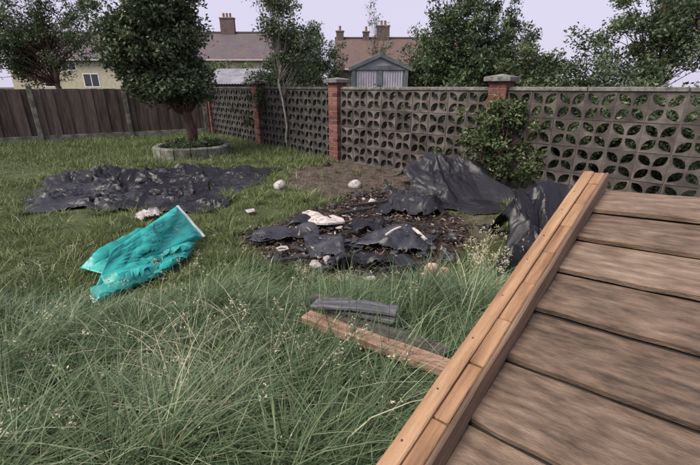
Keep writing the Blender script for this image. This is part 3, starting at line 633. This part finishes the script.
# pieces of sheet lying in the burnt patch
for k, (pts, m_, lab, sl, am, nx, ny) in enumerate([
    ([(247, 247), (322, 240), (318, 229), (252, 232)], 'plastic_grey', 'long flat grey-black sheet scrap at the left edge of burnt patch', 1.03, .04, 36, 16),
    ([(307, 264), (348, 262), (342, 237), (300, 238)], 'plastic_grey', 'square slate-grey sheet scrap in the middle of the burnt patch', 1.04, .05, 24, 26),
    ([(352, 250), (428, 254), (436, 236), (366, 233)], 'plastic_grey', 'wide slate-grey sheet scrap on the right of the burnt patch', 1.05, .08, 36, 22),
    ([(330, 276), (420, 272), (416, 259), (336, 262)], 'plastic', 'torn black sheet strip along the front of the burnt patch', 1.14, .08, 40, 18),
    ([(286, 231), (334, 230), (330, 221), (296, 222)], 'plastic_dusty', 'small black sheet strip under the pale board', 1.1, .06, 26, 14),
    ([(344, 236), (384, 233), (380, 220), (350, 220)], 'plastic', 'ragged black sheet scrap at the centre back of burnt patch', 1.18, .1, 28, 22)]):
    bump_l = []
    c = np.mean([G(*p)[:2] for p in pts], axis=0)
    for q in range(5): bump_l.append((c[0]+rng.uniform(-.25, .25), c[1]+rng.uniform(-.12, .12), rng.uniform(.08, .16), rng.uniform(.02, .07), 2))
    o = crumpled('sheet_scrap', [G(*p) for p in pts], nx*2, ny*2, bumps(bump_l), M[m_], am*.9+.01, 6., 101+k, edge=.035, lift=.02, ragged=.06, keep=SCRAPS, oct=2)
    tag(o, lab, 'sheet scrap', 'sheet scraps in the burnt patch')

# ------------------------------------------------------------------ teal tarpaulin
def tarp():
    t = empty('teal_tarpaulin', tuple(G(165, 262)))
    off = np.array(t.location)
    def patch(name, tl, tr, br, bl, nx, ny, amp, seed, m='teal'):
        u, v = np.meshgrid(np.linspace(0, 1, nx), np.linspace(0, 1, ny), indexing='ij')
        c = [np.asarray(q, float) for q in (tl, tr, br, bl)]; U_, V_ = u[..., None], v[..., None]
        P = (1-U_)*(1-V_)*c[0]+U_*(1-V_)*c[1]+U_*V_*c[2]+(1-U_)*V_*c[3]
        nrm = np.cross(c[1]-c[0], c[3]-c[0]); nrm /= np.linalg.norm(nrm)
        w = snoise(u*1.4+seed, v*1.1, seed, 4, 1.)*amp*np.minimum(1, 6*np.minimum.reduce([u, 1-u, v, 1-v])+.0)
        P = P+w[..., None]*nrm; P[..., 2] = np.maximum(P[..., 2], .012)
        return sheet_obj(name, P-off, M[m], t, .004, crump=.07, cf=4.2, seed=seed, fade=True)
    A = G(177, 206, .30); B = G(204, 237, .06); Cc = G(96, 286, .08); L = G(112, 250, .22); K = G(140, 212, .2)
    patch('upper_fold', L, A, B, Cc, 48, 32, .035, 3)
    patch('back_fold', G(80, 268, .05), G(138, 228, .14), G(182, 230, .03), G(110, 276, .03), 26, 16, .03, 5)
    patch('lower_fold', G(100, 276, .12), G(196, 243, .07), G(188, 257, .015), G(110, 296, .015), 36, 18, .03, 9)
    patch('under_fold', G(90, 288, .06), G(184, 258, .05), G(160, 276, .012), G(92, 306, .012), 30, 14, .02, 12)
    d = (B-A); n_ = np.cross(d, Cc-B); n_ /= np.linalg.norm(n_); n_ *= np.sign(n_[2] or 1); side = np.cross(d/np.linalg.norm(d), n_)
    V = []
    for i in range(9):
        u = i/8; p = A+d*u+n_*.003+side*.003*math.sin(u*13)-off; V += [p-side*.011, p+side*.011, p+side*.011+n_*.006, p-side*.011+n_*.006]
    F = []
    for i in range(8):
        for q in range(4): F.append((i*4+q, i*4+(q+1) % 4, i*4+4+(q+1) % 4, i*4+4+q))
    F += [(3, 2, 1, 0), (32, 33, 34, 35)]
    link('white_hem', mesh_py('white_hem', V, F), M['hem'], t)
    tag(t, 'folded teal tarpaulin with a white hem lying on the lawn', 'tarpaulin')
    o = crumpled('white_rag', [G(136, 224), G(164, 222), G(166, 214), G(140, 213)], 40, 28, lambda x, y: ground_z(x, y)+.04, M['white_bit'], .06, 9., 9, edge=.03, ragged=.1)
    tag(o, 'small white rag lying behind the teal tarpaulin', 'rag')
tarp()

# ------------------------------------------------------------------ debris
def rock(name, p, s, m, seed, squash=(1, 1, .8), sub=2, rough=.18, label=None, cat=None, group=None):
    bm = bmesh.new(); bmesh.ops.create_icosphere(bm, subdivisions=sub, radius=1); r = np.random.default_rng(seed)
    k = r.normal(size=(7, 3)); ph = r.uniform(0, 6, 7)
    for v in bm.verts:
        c = np.array(v.co); f = 1+rough*sum(math.sin(2.2*(c@k[i])+ph[i]) for i in range(7))/2.2
        v.co = Vector((c[0]*f*s*squash[0], c[1]*f*s*squash[1], max(-.55, c[2]*f)*s*squash[2]))
    me = bpy.data.meshes.new(name); bm.to_mesh(me); bm.free()
    o = link(name, me, m, None, True); o.location = (p[0], p[1], float(ground_z(p[0], p[1]))+.45*s*squash[2]); o.rotation_euler = (0, 0, r.uniform(0, 6))
    tag(o, label, cat, group); return o
rock('pale_lump', G(280.5, 189), .088, M['white_bit'], 5, (1, .95, .85), 3, .09, 'round whitish lump lying alone on the grass', 'stone')
rock('pale_lump', G(355, 187), .085, M['white_bit'], 6, (1, .95, .88), 3, .08, 'round whitish lump on the bare earth by the wall', 'stone')
rock('rubble', G(437, 275), .085, M['pinkstone'], 8, (1.1, .8, .75), 3, .35, 'pinkish rubble lump at the right front of the burnt patch', 'stone')
for k, (x, y, s_, lab) in enumerate([(317, 268, .045, 'sooty white lump at the front of the burnt patch'), (326, 262, .03, 'small sooty white lump behind the front lump'), (372, 203, .05, 'pale ashy lump at the back of the burnt patch'), (363, 200, .03, 'tiny pale lump at the back left of the burnt patch'), (366, 163, .05, 'small pale stone at the foot of the wall'), (326, 166, .06, 'small dark stone at the foot of the middle pier'), (340, 229, .03, 'tiny white lump below the pale board'), (431, 246, .03, 'small pale lump right of the wide sheet scrap')]):
    rock('rubble', G(x, y), s_, M['char'] if 'dark' in lab else M['white_bit'], 20+k, (1.2, .9, .7), 2, .35, lab, 'stone')
def slab(name, px, h, th, m, lab, cat, seed, z=0.):  # irregular flat piece from an outline on the ground
    pts = [G(x, y, z) for x, y in px]; r = np.random.default_rng(seed); c = np.mean(pts, axis=0); n = len(pts); V = []
    for lift in (0, th): V += [p-c+np.array([0, 0, z*0+lift+r.uniform(0, h)*.0+h*math.sin(i*1.7+seed)*.5]) for i, p in enumerate(pts)]
    F = [tuple(range(n))[::-1], tuple(range(n, 2*n))]+[(i, (i+1) % n, n+(i+1) % n, n+i) for i in range(n)]
    o = link(name, mesh_py(name, V, F), M[m]); o.location = tuple(c); tag(o, lab, cat); return o
slab('pale_board', [(302, 214), (306, 221), (316, 225), (328, 226), (345, 223), (343, 219), (333, 217), (325, 219), (318, 213), (309, 211)], .02, .018, 'pale', 'torn pale board lying at the back of the burnt patch', 'board', 3, .05)
slab('white_scrap', [(245, 210), (248, 213), (255, 212), (254, 209), (249, 209)], .01, .006, 'white_bit', 'small white scrap alone on the lawn', 'scrap', 4, .05)
slab('white_scrap', [(276, 248), (279, 252), (289, 250), (287, 246), (281, 246)], .01, .006, 'white_bit', 'flat white scrap below the long grey sheet scrap', 'scrap', 5, .025)
slab('white_scrap', [(338, 256), (343, 260), (352, 258), (350, 254)], .01, .006, 'white_bit', 'flat white scrap between the grey sheet scraps', 'scrap', 6, .05)
slab('white_scrap', [(362, 278), (366, 281), (376, 280), (374, 276)], .01, .006, 'pale', 'flat pale scrap at the front edge of burnt patch', 'scrap', 7, .03)
def stick(name, a, b, w, th, m, lab, cat, seed, bend_=.0):
    a, b = np.asarray(a, float), np.asarray(b, float); d = b-a; L = np.linalg.norm(d); r = np.random.default_rng(seed)
    bm = bmesh.new(); n = 7
    rings = []
    for i in range(n+1):
        u = i/n; ww, tt = w*(1+r.normal(0, .06)), th*(1+r.normal(0, .06)); z = bend_*math.sin(u*math.pi)
        rings.append([bm.verts.new((u*L, s1*ww/2, s2*tt/2+z)) for s1, s2 in ((-1, -1), (1, -1), (1, 1), (-1, 1))])
    for i in range(n):
        for q in range(4): bm.faces.new((rings[i][q], rings[i][(q+1) % 4], rings[i+1][(q+1) % 4], rings[i+1][q]))
    bm.faces.new(rings[0][::-1]); bm.faces.new(rings[-1])
    bmesh.ops.recalc_face_normals(bm, faces=bm.faces[:]); bmesh.ops.bevel(bm, geom=[e for e in bm.edges if len(e.link_faces) == 2 and e.calc_face_angle(0) > .6], offset=min(w, th)*.10, segments=1, affect='EDGES')
    me = bpy.data.meshes.new(name); bm.to_mesh(me); bm.free(); o = link(name, me, M[m]); o.location = tuple(a)
    x = Vector(d/L); y = Vector((0, 0, 1)).cross(x).normalized(); z = x.cross(y); o.rotation_euler = Matrix((x, y, z)).transposed().to_euler()
    tag(o, lab, cat); return o
stick('pale_stick', G(386, 235, .09), G(401, 227, .13), .018, .012, 'pale', 'short pale stick behind the wide grey sheet scrap', 'stick', 1, .01)
stick('pale_stick', G(413, 228, .10), G(426, 240, .05), .026, .014, 'pale', 'short pale stick at the right of the wide grey sheet scrap', 'stick', 2, .005)
for k, (x0, y0, x1, y1, lab) in enumerate([(350, 206, 400, 200, 'charred timber at the back of the burnt patch'), (338, 214, 372, 208, 'charred timber behind the pale board'), (395, 222, 440, 228, 'charred timber right of the burnt patch centre'), (270, 262, 310, 256, 'charred timber at the left front of burnt patch'), (380, 270, 432, 262, 'charred timber at the right front of burnt patch'), (385, 180, 398, 196, 'charred stake leaning by the black sheet heap')]):
    stick('charred_timber', G(x0, y0, .04), G(x1, y1, .07), .032, .026, 'char', lab, 'timber', 60+k)
# ash, char crumbs and splinters over the patch: past counting
def crumbs(n, region, smin, smax, seed, name, m, lab, dens, pts=None):
    r = np.random.default_rng(seed); lo, hi = region.min(0)-.15, region.max(0)+.15
    P = np.c_[r.uniform(lo[0], hi[0], n), r.uniform(lo[1], hi[1], n)]; keep = r.uniform(0, 1, n) < dens(P); P = P[keep]
    if pts is not None: P3 = pts[r.integers(0, len(pts), n)]+r.normal(0, .02, (n, 3))*[1, 1, 0]; P = P3[:, :2]
    n = len(P)
    s = smin+(smax-smin)*r.uniform(0, 1, n)**3; base = np.array([[-1, -1, -1], [1, -1, -1], [1, 1, -1], [-1, 1, -1], [-1, -1, 1], [1, -1, 1], [1, 1, 1], [-1, 1, 1]])*.5
    dims = np.c_[r.uniform(.6, 3.0, n), r.uniform(.25, 1., n), r.uniform(.06, .3, n)]*s[:, None]
    V = base[None]*dims[:, None]*r.uniform(.55, 1.2, (n, 8, 3)); a = r.uniform(0, 6.28, n); tl = r.normal(0, .28, n)
    x, y, z = V[..., 0].copy(), V[..., 1].copy(), V[..., 2].copy(); ct, st = np.cos(tl)[:, None], np.sin(tl)[:, None]; x, z = x*ct-z*st, x*st+z*ct
    ca, sa = np.cos(a)[:, None], np.sin(a)[:, None]; V = np.stack([x*ca-y*sa, x*sa+y*ca, z], -1)
    zg = ground_z(P[:, 0], P[:, 1])-.02*burn_f(P)+s*.25+r.uniform(0, .04, n)*burn_f(P)*(s < .03)
    if pts is not None: zg = P3[:, 2]+.03+s*.1
    V += np.c_[P, zg][:, None]
    fc = np.array([(0, 3, 2, 1), (4, 5, 6, 7), (0, 1, 5, 4), (1, 2, 6, 5), (2, 3, 7, 6), (3, 0, 4, 7)]); Qf = (np.arange(n)[:, None, None]*8+fc[None]).reshape(-1, 4)
    o = link(name, mesh_np(name, V.reshape(-1, 3), Qf, np.repeat(r.uniform(0, 1, n), 8)), m); tag(o, lab, 'debris', kind='stuff')
M['crumb'] = mat('char_and_ash', [(.007, .007, .008), (.022, .017, .015), (.085, .048, .034), (.15, .115, .10), (.42, .38, .36)], .85, 30., .003, attr='tint', stops=[.10, .34, .58, .84, 1.])
M['clod'] = mat('earth_crumbs', [(.03, .024, .02), (.075, .058, .05), (.17, .145, .13)], .95, 30., .003, attr='tint')
crumbs(13000, BURN, .004, .036, 5, 'burnt_debris', M['crumb'], 'scattered char, ash and burnt splinters covering the scorched patch', lambda P: burn_f(P))
def film_bits(n, seed):
    r = np.random.default_rng(seed); lo, hi = BURN.min(0), BURN.max(0); Vs, Qs, k = [], [], 0
    u, v = np.meshgrid(np.linspace(-.5, .5, 7), np.linspace(-.5, .5, 7), indexing='ij'); ix = np.arange(49).reshape(7, 7); q0 = np.stack([ix[:-1, :-1], ix[1:, :-1], ix[1:, 1:], ix[:-1, 1:]], -1).reshape(-1, 4)
    while k < n:
        p = np.array([[r.uniform(lo[0], hi[0]), r.uniform(lo[1], hi[1])]])
        if burn_f(p)[0] < .6: continue
        sx, sy = r.uniform(.04, .15), r.uniform(.03, .08); a = r.uniform(0, 6.28); rag = 1+.35*snoise(u*2+k, v*2, 300+k, 2, .8)
        x, y = u*sx*rag, v*sy*rag; z = .01+r.uniform(0, .03)+.5*min(sx, sy)*crease(u*2+k*3, v*2, 400+k, 2, .9)
        Vs.append(np.stack([p[0, 0]+x*math.cos(a)-y*math.sin(a), p[0, 1]+x*math.sin(a)+y*math.cos(a), z], -1).reshape(-1, 3)); Qs.append(q0[r.uniform(0, 1, 36) > .06]+49*k); k += 1
    o = link('burnt_film', mesh_np('burnt_film', np.concatenate(Vs), np.concatenate(Qs)), M['plastic_grey'], smooth=True); tag(o, 'shrivelled bits of burnt plastic film strewn over the scorched patch', 'debris', kind='stuff')
    o.modifiers.new('thickness', 'SOLIDIFY').thickness = .003
film_bits(80, 17)
crumbs(500, BURN, .004, .03, 8, 'ash_flakes', M['crumb'], 'burnt flakes and ash lying on the sheet scraps', burn_f, np.concatenate(SCRAPS))
crumbs(5000, DIRT, .005, .022, 6, 'earth_crumbs', M['clod'], 'loose crumbs of soil on the bare earth by the wall', lambda P: dirt_f(P)*.7)

# ------------------------------------------------------------------ loose timbers in the long grass
stick('timber_rail', G(306, 317, .17), G(462, 374, .20), .075, .045, 'rail_wood', 'reddish timber rail lying in the long grass under the panel', 'timber', 11)
stick('grey_slat', G(320, 303, .235), G(397, 311, .25), .085, .016, 'grey_wood', 'weathered grey slat on top of the slats beside the rail', 'slat', 12, .008)
stick('grey_slat', G(314, 303, .205), G(396, 319, .22), .075, .018, 'grey_wood', 'lower weathered grey slat beside the reddish rail', 'slat', 13)
stick('dark_slat', G(328, 313, .18), G(448, 352, .195), .07, .018, 'dark_wood', 'dark old slat lying just behind the reddish rail', 'slat', 14)
stick('dark_slat', G(312, 324, .10), G(400, 350, .12), .06, .03, 'dark_wood', 'dark old slat beneath the reddish rail', 'slat', 15)
stick('brown_slat', G(310, 296, .17), G(352, 301, .185), .05, .015, 'dark_wood', 'short brown slat at the left end of the grey slats', 'slat', 16)

# ------------------------------------------------------------------ timber fence panel propped at the right foreground
P0 = np.array([.4548, .8845, .7875]); PD = np.array([-.6625, -.7028, -.2590]); PV = np.array([.7127, -.6979, .0705])
PD = PD+.036*PV; PD /= np.linalg.norm(PD); PV -= (PV@PD)*PD; PV /= np.linalg.norm(PV); PN = np.cross(PV, PD); PN *= np.sign(PN[2])
t = empty('fence_lap_panel'); mw = Matrix((Vector(PV), Vector(-PD), Vector(PN))).transposed()
if mw.determinant() < 0: raise RuntimeError('panel frame')
t.matrix_world = Matrix.Translation(Vector(P0)) @ mw.to_4x4()
W, W2 = .1490, .179                                      # strip piece length; board exposure of the sunk face
X1 = 1.775; y_far, y_near = .687, -.926                  # local x along the boards, local y away from the camera along the rails
ZB = -.050                                                # the boards sit below the top of the rails
def wood_board(seed, L, w):                               # feather-edged board, slightly cupped, thick edge lapping the next one
    r = np.random.default_rng(seed); V = []; F = []; n = 26
    for i in range(n+1):
        x = L*i/n; j = .0022*math.sin(x*5+seed)+.0012*r.normal()
        V += [(x, j, -.012), (x, w*.5, -.017), (x, w, -.021), (x, w, -.014), (x, w*.5, -.004+.001*math.sin(x*7+seed)), (x, .004+j, .004), (x, j, .001)]
    for i in range(n):
        for q in range(7): F.append((i*7+q, i*7+(q+1) % 7, i*7+7+(q+1) % 7, i*7+7+q))
    F += [tuple(range(7))[::-1], tuple(n*7+q for q in range(7))]
    return mesh_py('board', V, F)
bms = [wood_board(k, X1-.04, W2-.005) for k in range(4)]
yj = -.208
ks = list(range(-4, 5))
MB().box(.012, X1-.03, y_near+.01, y_far-.005, ZB-.036, ZB-.0225).build('backing_board', M['dark_wood'], t)
for k in ks:
    o = link('board', bms[(k*7) % 4], M['board_wood'], t); o.location = (.012, yj-k*W2, ZB+random.uniform(-.0015, .0015)); o.rotation_euler = (0, 0, random.uniform(-.003, .003))
def rail(name, x0, x1, z0, z1, m, seed):
    r = np.random.default_rng(seed); V = []; F = []; n = 16; c = .003
    for i in range(n+1):
        y = y_near+(y_far-y_near)*i/n; j = r.normal(0, .0009)
        V += [(x0+j, y, z0), (x1+j, y, z0), (x1+j, y, z1-c), (x1-c+j, y, z1), (x0+c+j, y, z1), (x0+j, y, z1-c)]
    for i in range(n):
        for q in range(6): F.append((i*6+q, i*6+6+q, i*6+6+(q+1) % 6, i*6+(q+1) % 6))
    F += [tuple(range(6)), tuple(n*6+q for q in range(6))[::-1]]
    return link(name, mesh_py(name, V, F), M[m], t)
rail('edge_rail', -.056, -.0225, -.05, .004, 'new_wood', 1)
for k in range(-5, 7):                                    # short pale pieces between the two rails
    y1_, y0_ = min(-k*W-.0015, y_far), max(-(k+1)*W+.0015, y_near)
    bmx = box_mesh('spacer', .031, y1_-y0_, .03, .0022, .0008, k+9); o = link('spacer', bmx, M['new_wood'], t); o.location = (-.005, (y0_+y1_)/2, -.0155+random.uniform(-.0015, .001))
rail('inner_rail', .0115, .022, -.047, .002, 'dull_rail', 2)
rail('centre_rail', .86, .90, ZB+.006, ZB+.03, 'dull_rail', 3)
rail('edge_rail', 1.715, 1.75, ZB+.006, ZB+.03, 'new_wood', 4)
rail('back_rail', -.055, .0, -.10, -.073, 'new_wood', 5); rail('back_rail', 1.69, 1.73, -.10, -.073, 'new_wood', 6)
for k in range(-5, 7):
    nl = MB(); y = -(k+.5)*W+random.uniform(-.02, .02); nl.add(*tube([(-.041, y, .0), (-.041, y, .0048)], [.0026, .0024], 8)); nl.build('nail', M['dark_wood'], t)
tag(t, 'tan timber lap fence panel propped at an angle in the right foreground', 'fence panel')
# trestles that carry the panel, under it
def trestle(tv, label):
    a = P0+PD*tv+PV*.25-PN*.1005; b = P0+PD*tv+PV*1.5-PN*.1005; c = (a+b)/2
    e = empty('trestle', (c[0], c[1], 0)); d = b-a; L = np.linalg.norm(d); d /= L; s = np.array([-d[1], d[0], 0]); s /= np.linalg.norm(s); o_ = np.array([c[0], c[1], 0])
    mb = MB(); a2, b2 = a-np.array([0, 0, .055])-o_, b-np.array([0, 0, .055])-o_
    n_ = np.cross(d, s); n_ *= np.sign(n_[2])
    V = [p+s*q+n_*w for p in (a2, b2) for q, w in ((-.03, -.045), (.03, -.045), (.03, .045), (-.03, .045))]
    mb.add(V, [(0, 1, 2, 3), (7, 6, 5, 4), (0, 4, 5, 1), (1, 5, 6, 2), (2, 6, 7, 3), (3, 7, 4, 0)]); mb.build('beam', M['dark_wood'], e)
    for p in (a2+d*.08, b2-d*.08):
        for q in (-1, 1):
            m3 = MB(); ft = p+s*q*.26; m3.add(*tube([p+s*q*.02, np.array([ft[0], ft[1], -.01])], [.032, .032], 4)); m3.build('leg', M['dark_wood'], e)
    tag(e, label, 'trestle', 'trestles under the panel')
trestle(-.50, 'dark timber trestle under the far end of the fence panel')
trestle(.70, 'dark timber trestle under the near end of the fence panel')

# ------------------------------------------------------------------ grass
def blades(P, L, w, head, lean, curl, tint, K=3, name='grass', m=None, zoff=None):
    n = len(P); s = np.linspace(0, 1, K+1)[None, :]; L_ = L[:, None]
    hor = L_*(lean[:, None]*s+curl[:, None]*s**2.2); ver = L_*(s*np.sqrt(np.maximum(.1, 1-np.minimum(lean, .9)**2))[:, None]-.55*curl[:, None]*s**2.6)
    dx, dy = np.cos(head)[:, None], np.sin(head)[:, None]; z0 = (ground_z(P[:, 0], P[:, 1]) if zoff is None else zoff)[:, None]-.01
    wv = L_*rng.uniform(-.10, .10, n)[:, None]*np.sin(s*rng.uniform(2, 5, n)[:, None]); hor = hor+wv
    cx, cy, cz = P[:, :1]+dx*hor, P[:, 1:2]+dy*hor, z0+np.maximum(ver, .0)
    tw = rng.uniform(-.9, .9, n)[:, None]; px, py = -np.sin(head[:, None]+tw), np.cos(head[:, None]+tw)
    ww = (w[:, None]*np.clip(1.02-s**1.8, .06, 1)*np.minimum(1, .65+s*1.2))/2
    A = np.stack([cx-px*ww, cy-py*ww, cz], -1); B = np.stack([cx+px*ww, cy+py*ww, cz], -1)
    V = np.stack([A, B], 2).reshape(n, 2*(K+1), 3); q = np.array([(2*i, 2*i+1, 2*i+3, 2*i+2) for i in range(K)])
    Qf = (np.arange(n)[:, None, None]*2*(K+1)+q[None]).reshape(-1, 4)
    return V.reshape(-1, 3), Qf, np.repeat(tint, 2*(K+1))
# which ground is clear of solid things
def clear(P):
    k = np.hypot(P[:, 0]-pc[0], P[:, 1]-pc[1]) > .74
    for c, d in ((PA, DIR_R), (PA, DIR_L), (PL, DIR_L), (PB, DIR_R)):
        q = P-c; u = q@d; v = q@np.array([-d[1], d[0]]); k &= ~((u > -.15) & (u < SPAN+.15) & (np.abs(v) < .16))
    return k
def behind(P):                            # beyond the wall line
    v1 = (P-PA)@np.array([-DIR_R[1], DIR_R[0]]); v2 = -(P-PA)@np.array([-DIR_L[1], DIR_L[0]])
    return np.where(P[:, 0] > PA[0], v1 > 0, v2 > 0)
SHEETS = [poly([(20, 213), (198, 210), (280, 170), (70, 174)]), poly([(404, 211), (508, 214), (508, 188), (398, 186)]), poly([(374, 212), (450, 218), (438, 198), (386, 195)]), np.array([(1.1, 2.62), (2., 2.7), (2.05, 3.38), (1.2, 3.33)]), poly([(100, 300), (186, 256), (198, 240), (170, 232), (90, 250)])]
def on_sheet(P):
    k = np.zeros(len(P), bool)
    for s_ in SHEETS: k |= sdist(P, s_) > .02
    return k
def lawn(n, x0, x1, y0, y1, hmin, hmax, wmul, seed, far=False):
    r = np.random.default_rng(seed); P = np.c_[r.uniform(x0, x1, n), r.uniform(y0, y1, n)]
    keep = clear(P) & (np.abs(P[:, 0]) < P[:, 1]*1.0+1.4) & ~behind(P) & ~on_sheet(P)
    fence_side = (P-PL2)@np.array([-FD[1], FD[0]]) > .1
    keep &= fence_side
    d = np.maximum(burn_f(P), dirt_f(P)*.93); pat = .62+.5*snoise(P[:, 0], P[:, 1], 41, 3, .8)
    keep &= r.uniform(0, 1, n) < np.clip((1-d)*pat+.18*(1-d), 0, 1); P = P[keep]; n = len(P)
    tall = np.clip(.55+.6*snoise(P[:, 0], P[:, 1], 42, 3, .6), .15, 1.2)
    edge = sstep(P[:, 1], 6.3, 7.6)*.5+sstep(3.1-P[:, 1], 0, .9)*.7
    L = (hmin+(hmax-hmin)*r.uniform(0, 1, n)**1.3)*(tall+edge); w = wmul*r.uniform(.6, 1.3, n)
    straw = np.clip(.25+.5*snoise(P[:, 0], P[:, 1], 44, 2, .5), 0, 1)
    tint = np.clip(.22+.35*r.uniform(0, 1, n)+.25*straw*r.uniform(0, 1, n)+(r.uniform(0, 1, n) < .10)*.4, 0, 1)
    return blades(P, L, w, r.uniform(0, 6.28, n), r.uniform(.05, .6, n), r.uniform(0, .45, n), tint, 2)
V1 = lawn(165000, -4.6, 4.4, 2.0, 5.4, .035, .11, .0055, 1); V2 = lawn(130000, -8.5, 3.5, 5.0, 11.6, .05, .15, .010, 2)
for (V, Qf, tn), lab, nm in ((V1, 'patchy short lawn grass around the burnt patch', 'lawn_grass'), (V2, 'lusher grass growing along the foot of the wall', 'wall_grass')):
    o = link(nm, mesh_np(nm, V, Qf, tn), M['grass']); tag(o, lab, 'grass', kind='stuff')
# long tussock grass in the foreground
def tussocks(ncl, per, seed):
    r = np.random.default_rng(seed); c = np.c_[r.uniform(-3.0, 2.9, ncl), r.uniform(.75, 3.1, ncl)]
    c = c[(np.abs(c[:, 0]) < c[:, 1]*.95+.7)]; keep = r.uniform(0, 1, len(c)) < 1-sstep(c[:, 1]+.25*snoise(c[:, 0], c[:, 1], 51, 2, .7), 2.2, 3.0)*.93
    c = c[keep & (burn_f(c) < .2) & ~on_sheet(c)]; n_c = len(c)
    size = np.clip(.8+.42*snoise(c[:, 0], c[:, 1], 78, 2, .8)+r.normal(0, .16, n_c), .35, 1.3)*(1-.68*sstep(c[:, 1], 1.7, 2.4))*(1-.6*sstep(-c[:, 0], .75, 1.3)*sstep(c[:, 1], 1.4, 2.1)); ids = np.repeat(np.arange(n_c), per); n = len(ids)
    a = r.uniform(0, 6.28, n); rr = np.abs(r.normal(0, .045, n)); P = c[ids]+np.c_[np.cos(a), np.sin(a)]*rr[:, None]
    hd = a*0+np.where(r.uniform(0, 1, n) < .55, a, r.normal(.2, 1.0, n)); base_dir = r.uniform(0, 6.28, n_c)
    L = size[ids]*r.uniform(.16, .50, n); lean = np.clip(r.normal(.30, .2, n), .02, .92); curl = np.clip(r.normal(.62, .32, n), .0, 1.25)
    tone = np.clip(.45+.35*snoise(c[:, 0], c[:, 1], 77, 3, .9)+r.normal(0, .14, n_c), .08, .85); tint = np.clip(tone[ids]+r.normal(0, .17, n)+(r.uniform(0, 1, n) < .03)*.6, 0, 1.1)
    w = r.uniform(.003, .0074, n)
    return blades(P, L, w, hd, lean, curl, tint, 5)
V, Qf, tn = tussocks(1200, 82, 9)
o = link('tussock_grass', mesh_np('tussock_grass', V, Qf, tn), M['long_grass'], smooth=False); tag(o, 'long arching tussock grass filling the foreground', 'grass', kind='stuff')
r_ = np.random.default_rng(88); n_ = 330; cc_ = np.array([(-.62, 1.18), (-.45, 1.35), (-.75, 1.45), (-.3, 1.2), (-.95, 1.6), (-.55, 1.75), (-.35, 1.15), (-.5, 1.1)])[r_.integers(0, 8, n_)]
Pd = cc_+r_.normal(0, .11, (n_, 2)); V, Qf, tn = blades(Pd, r_.uniform(.2, .46, n_), r_.uniform(.0035, .0075, n_), r_.uniform(0, 6.28, n_), r_.uniform(.1, .6, n_), r_.uniform(.4, 1.3, n_), np.full(n_, .5), 7)
o = link('dry_grass', mesh_np('dry_grass', V, Qf), M['straw']); tag(o, 'bleached arching dry grass blades in the lower left foreground', 'grass', kind='stuff')
def tufts(ncl, per, seed):
    r = np.random.default_rng(seed); c = np.c_[r.uniform(-4.5, 2.2, ncl), r.uniform(2.3, 7.2, ncl)]; c = c[(np.abs(c[:, 0]) < c[:, 1]*.95+.5) & clear(c) & ~behind(c)]
    k = r.uniform(0, 1, len(c)) < np.clip(.55+.7*snoise(c[:, 0], c[:, 1], 91, 3, .6), 0, 1)*(1-np.maximum(burn_f(c), dirt_f(c)*.9)); c = c[k & ~on_sheet(c)]
    ids = np.repeat(np.arange(len(c)), per); n = len(ids); a = r.uniform(0, 6.28, n); P = c[ids]+np.c_[np.cos(a), np.sin(a)]*np.abs(r.normal(0, .04, n))[:, None]
    sz = r.uniform(.07, .17, len(c)); tone = r.uniform(.25, .75, len(c))
    return blades(P, sz[ids]*r.uniform(.5, 1.2, n), r.uniform(.004, .009, n)*(.7+.12*P[:, 1]), a, np.clip(r.normal(.4, .2, n), 0, .9), np.clip(r.normal(.5, .3, n), 0, 1.1), np.clip(tone[ids]+r.normal(0, .15, n)+(r.uniform(0, 1, n) < .08)*.4, 0, 1), 3)
V, Qf, tn = tufts(2600, 22, 92); o = link('lawn_tufts', mesh_np('lawn_tufts', V, Qf, tn), M['grass']); tag(o, 'uneven tufts of coarse grass standing out of the lawn', 'grass', kind='stuff')
# dry stems with pale seed heads
def seed_stems(n, xr, yr, seed, Lr, hs=.012):
    r = np.random.default_rng(seed); P = np.c_[r.uniform(*xr, n), r.uniform(*yr, n)]; P = P[(burn_f(P) < .3) & ~on_sheet(P)]; n = len(P)
    L = r.uniform(*Lr, n); hd = r.uniform(0, 6.28, n); ln = np.clip(r.normal(.35, .2, n), 0, .85); cu = np.clip(r.normal(.3, .2, n), 0, .8)
    V, Qf, tn = blades(P, L, np.full(n, .0028), hd, ln, cu, np.full(n, 1.), 5)
    tips = V.reshape(n, 12, 3); Hs = []
    for f, cnt in ((1., 8), (.8, 7)):
        p = tips[:, 10].copy() if f == 1. else (tips[:, 8]*.5+tips[:, 10]*.5); Hs.append(np.repeat(p, cnt, 0)+r.normal(0, .009, (n*cnt, 3)))
    Hc = np.concatenate(Hs); V2_, Q2_, t2_ = leaf_arrays(Hc, hs, .3, .45, r)
    return np.concatenate([V, V2_]), np.concatenate([Qf, Q2_+len(V)]), None
for nm, lab, args in (('seed_stems', 'pale dry grass stems with seed heads in the left foreground', (90, (-1.3, .1), (1.0, 1.9), 3, (.3, .52))),
                      ('weed_stems', 'pale flowering weeds between burnt patch and black bag', (200, (.72, 1.4), (2.0, 3.2), 4, (.12, .30), .017)),
                      ('lawn_stems', 'scattered dry stems across the lawn by the teal tarpaulin', (70, (-2.2, .3), (1.9, 3.0), 5, (.14, .26)))):
    V, Qf, tn = seed_stems(*args); o = link(nm, mesh_np(nm, V, Qf), M['straw']); tag(o, lab, 'grass', kind='stuff')
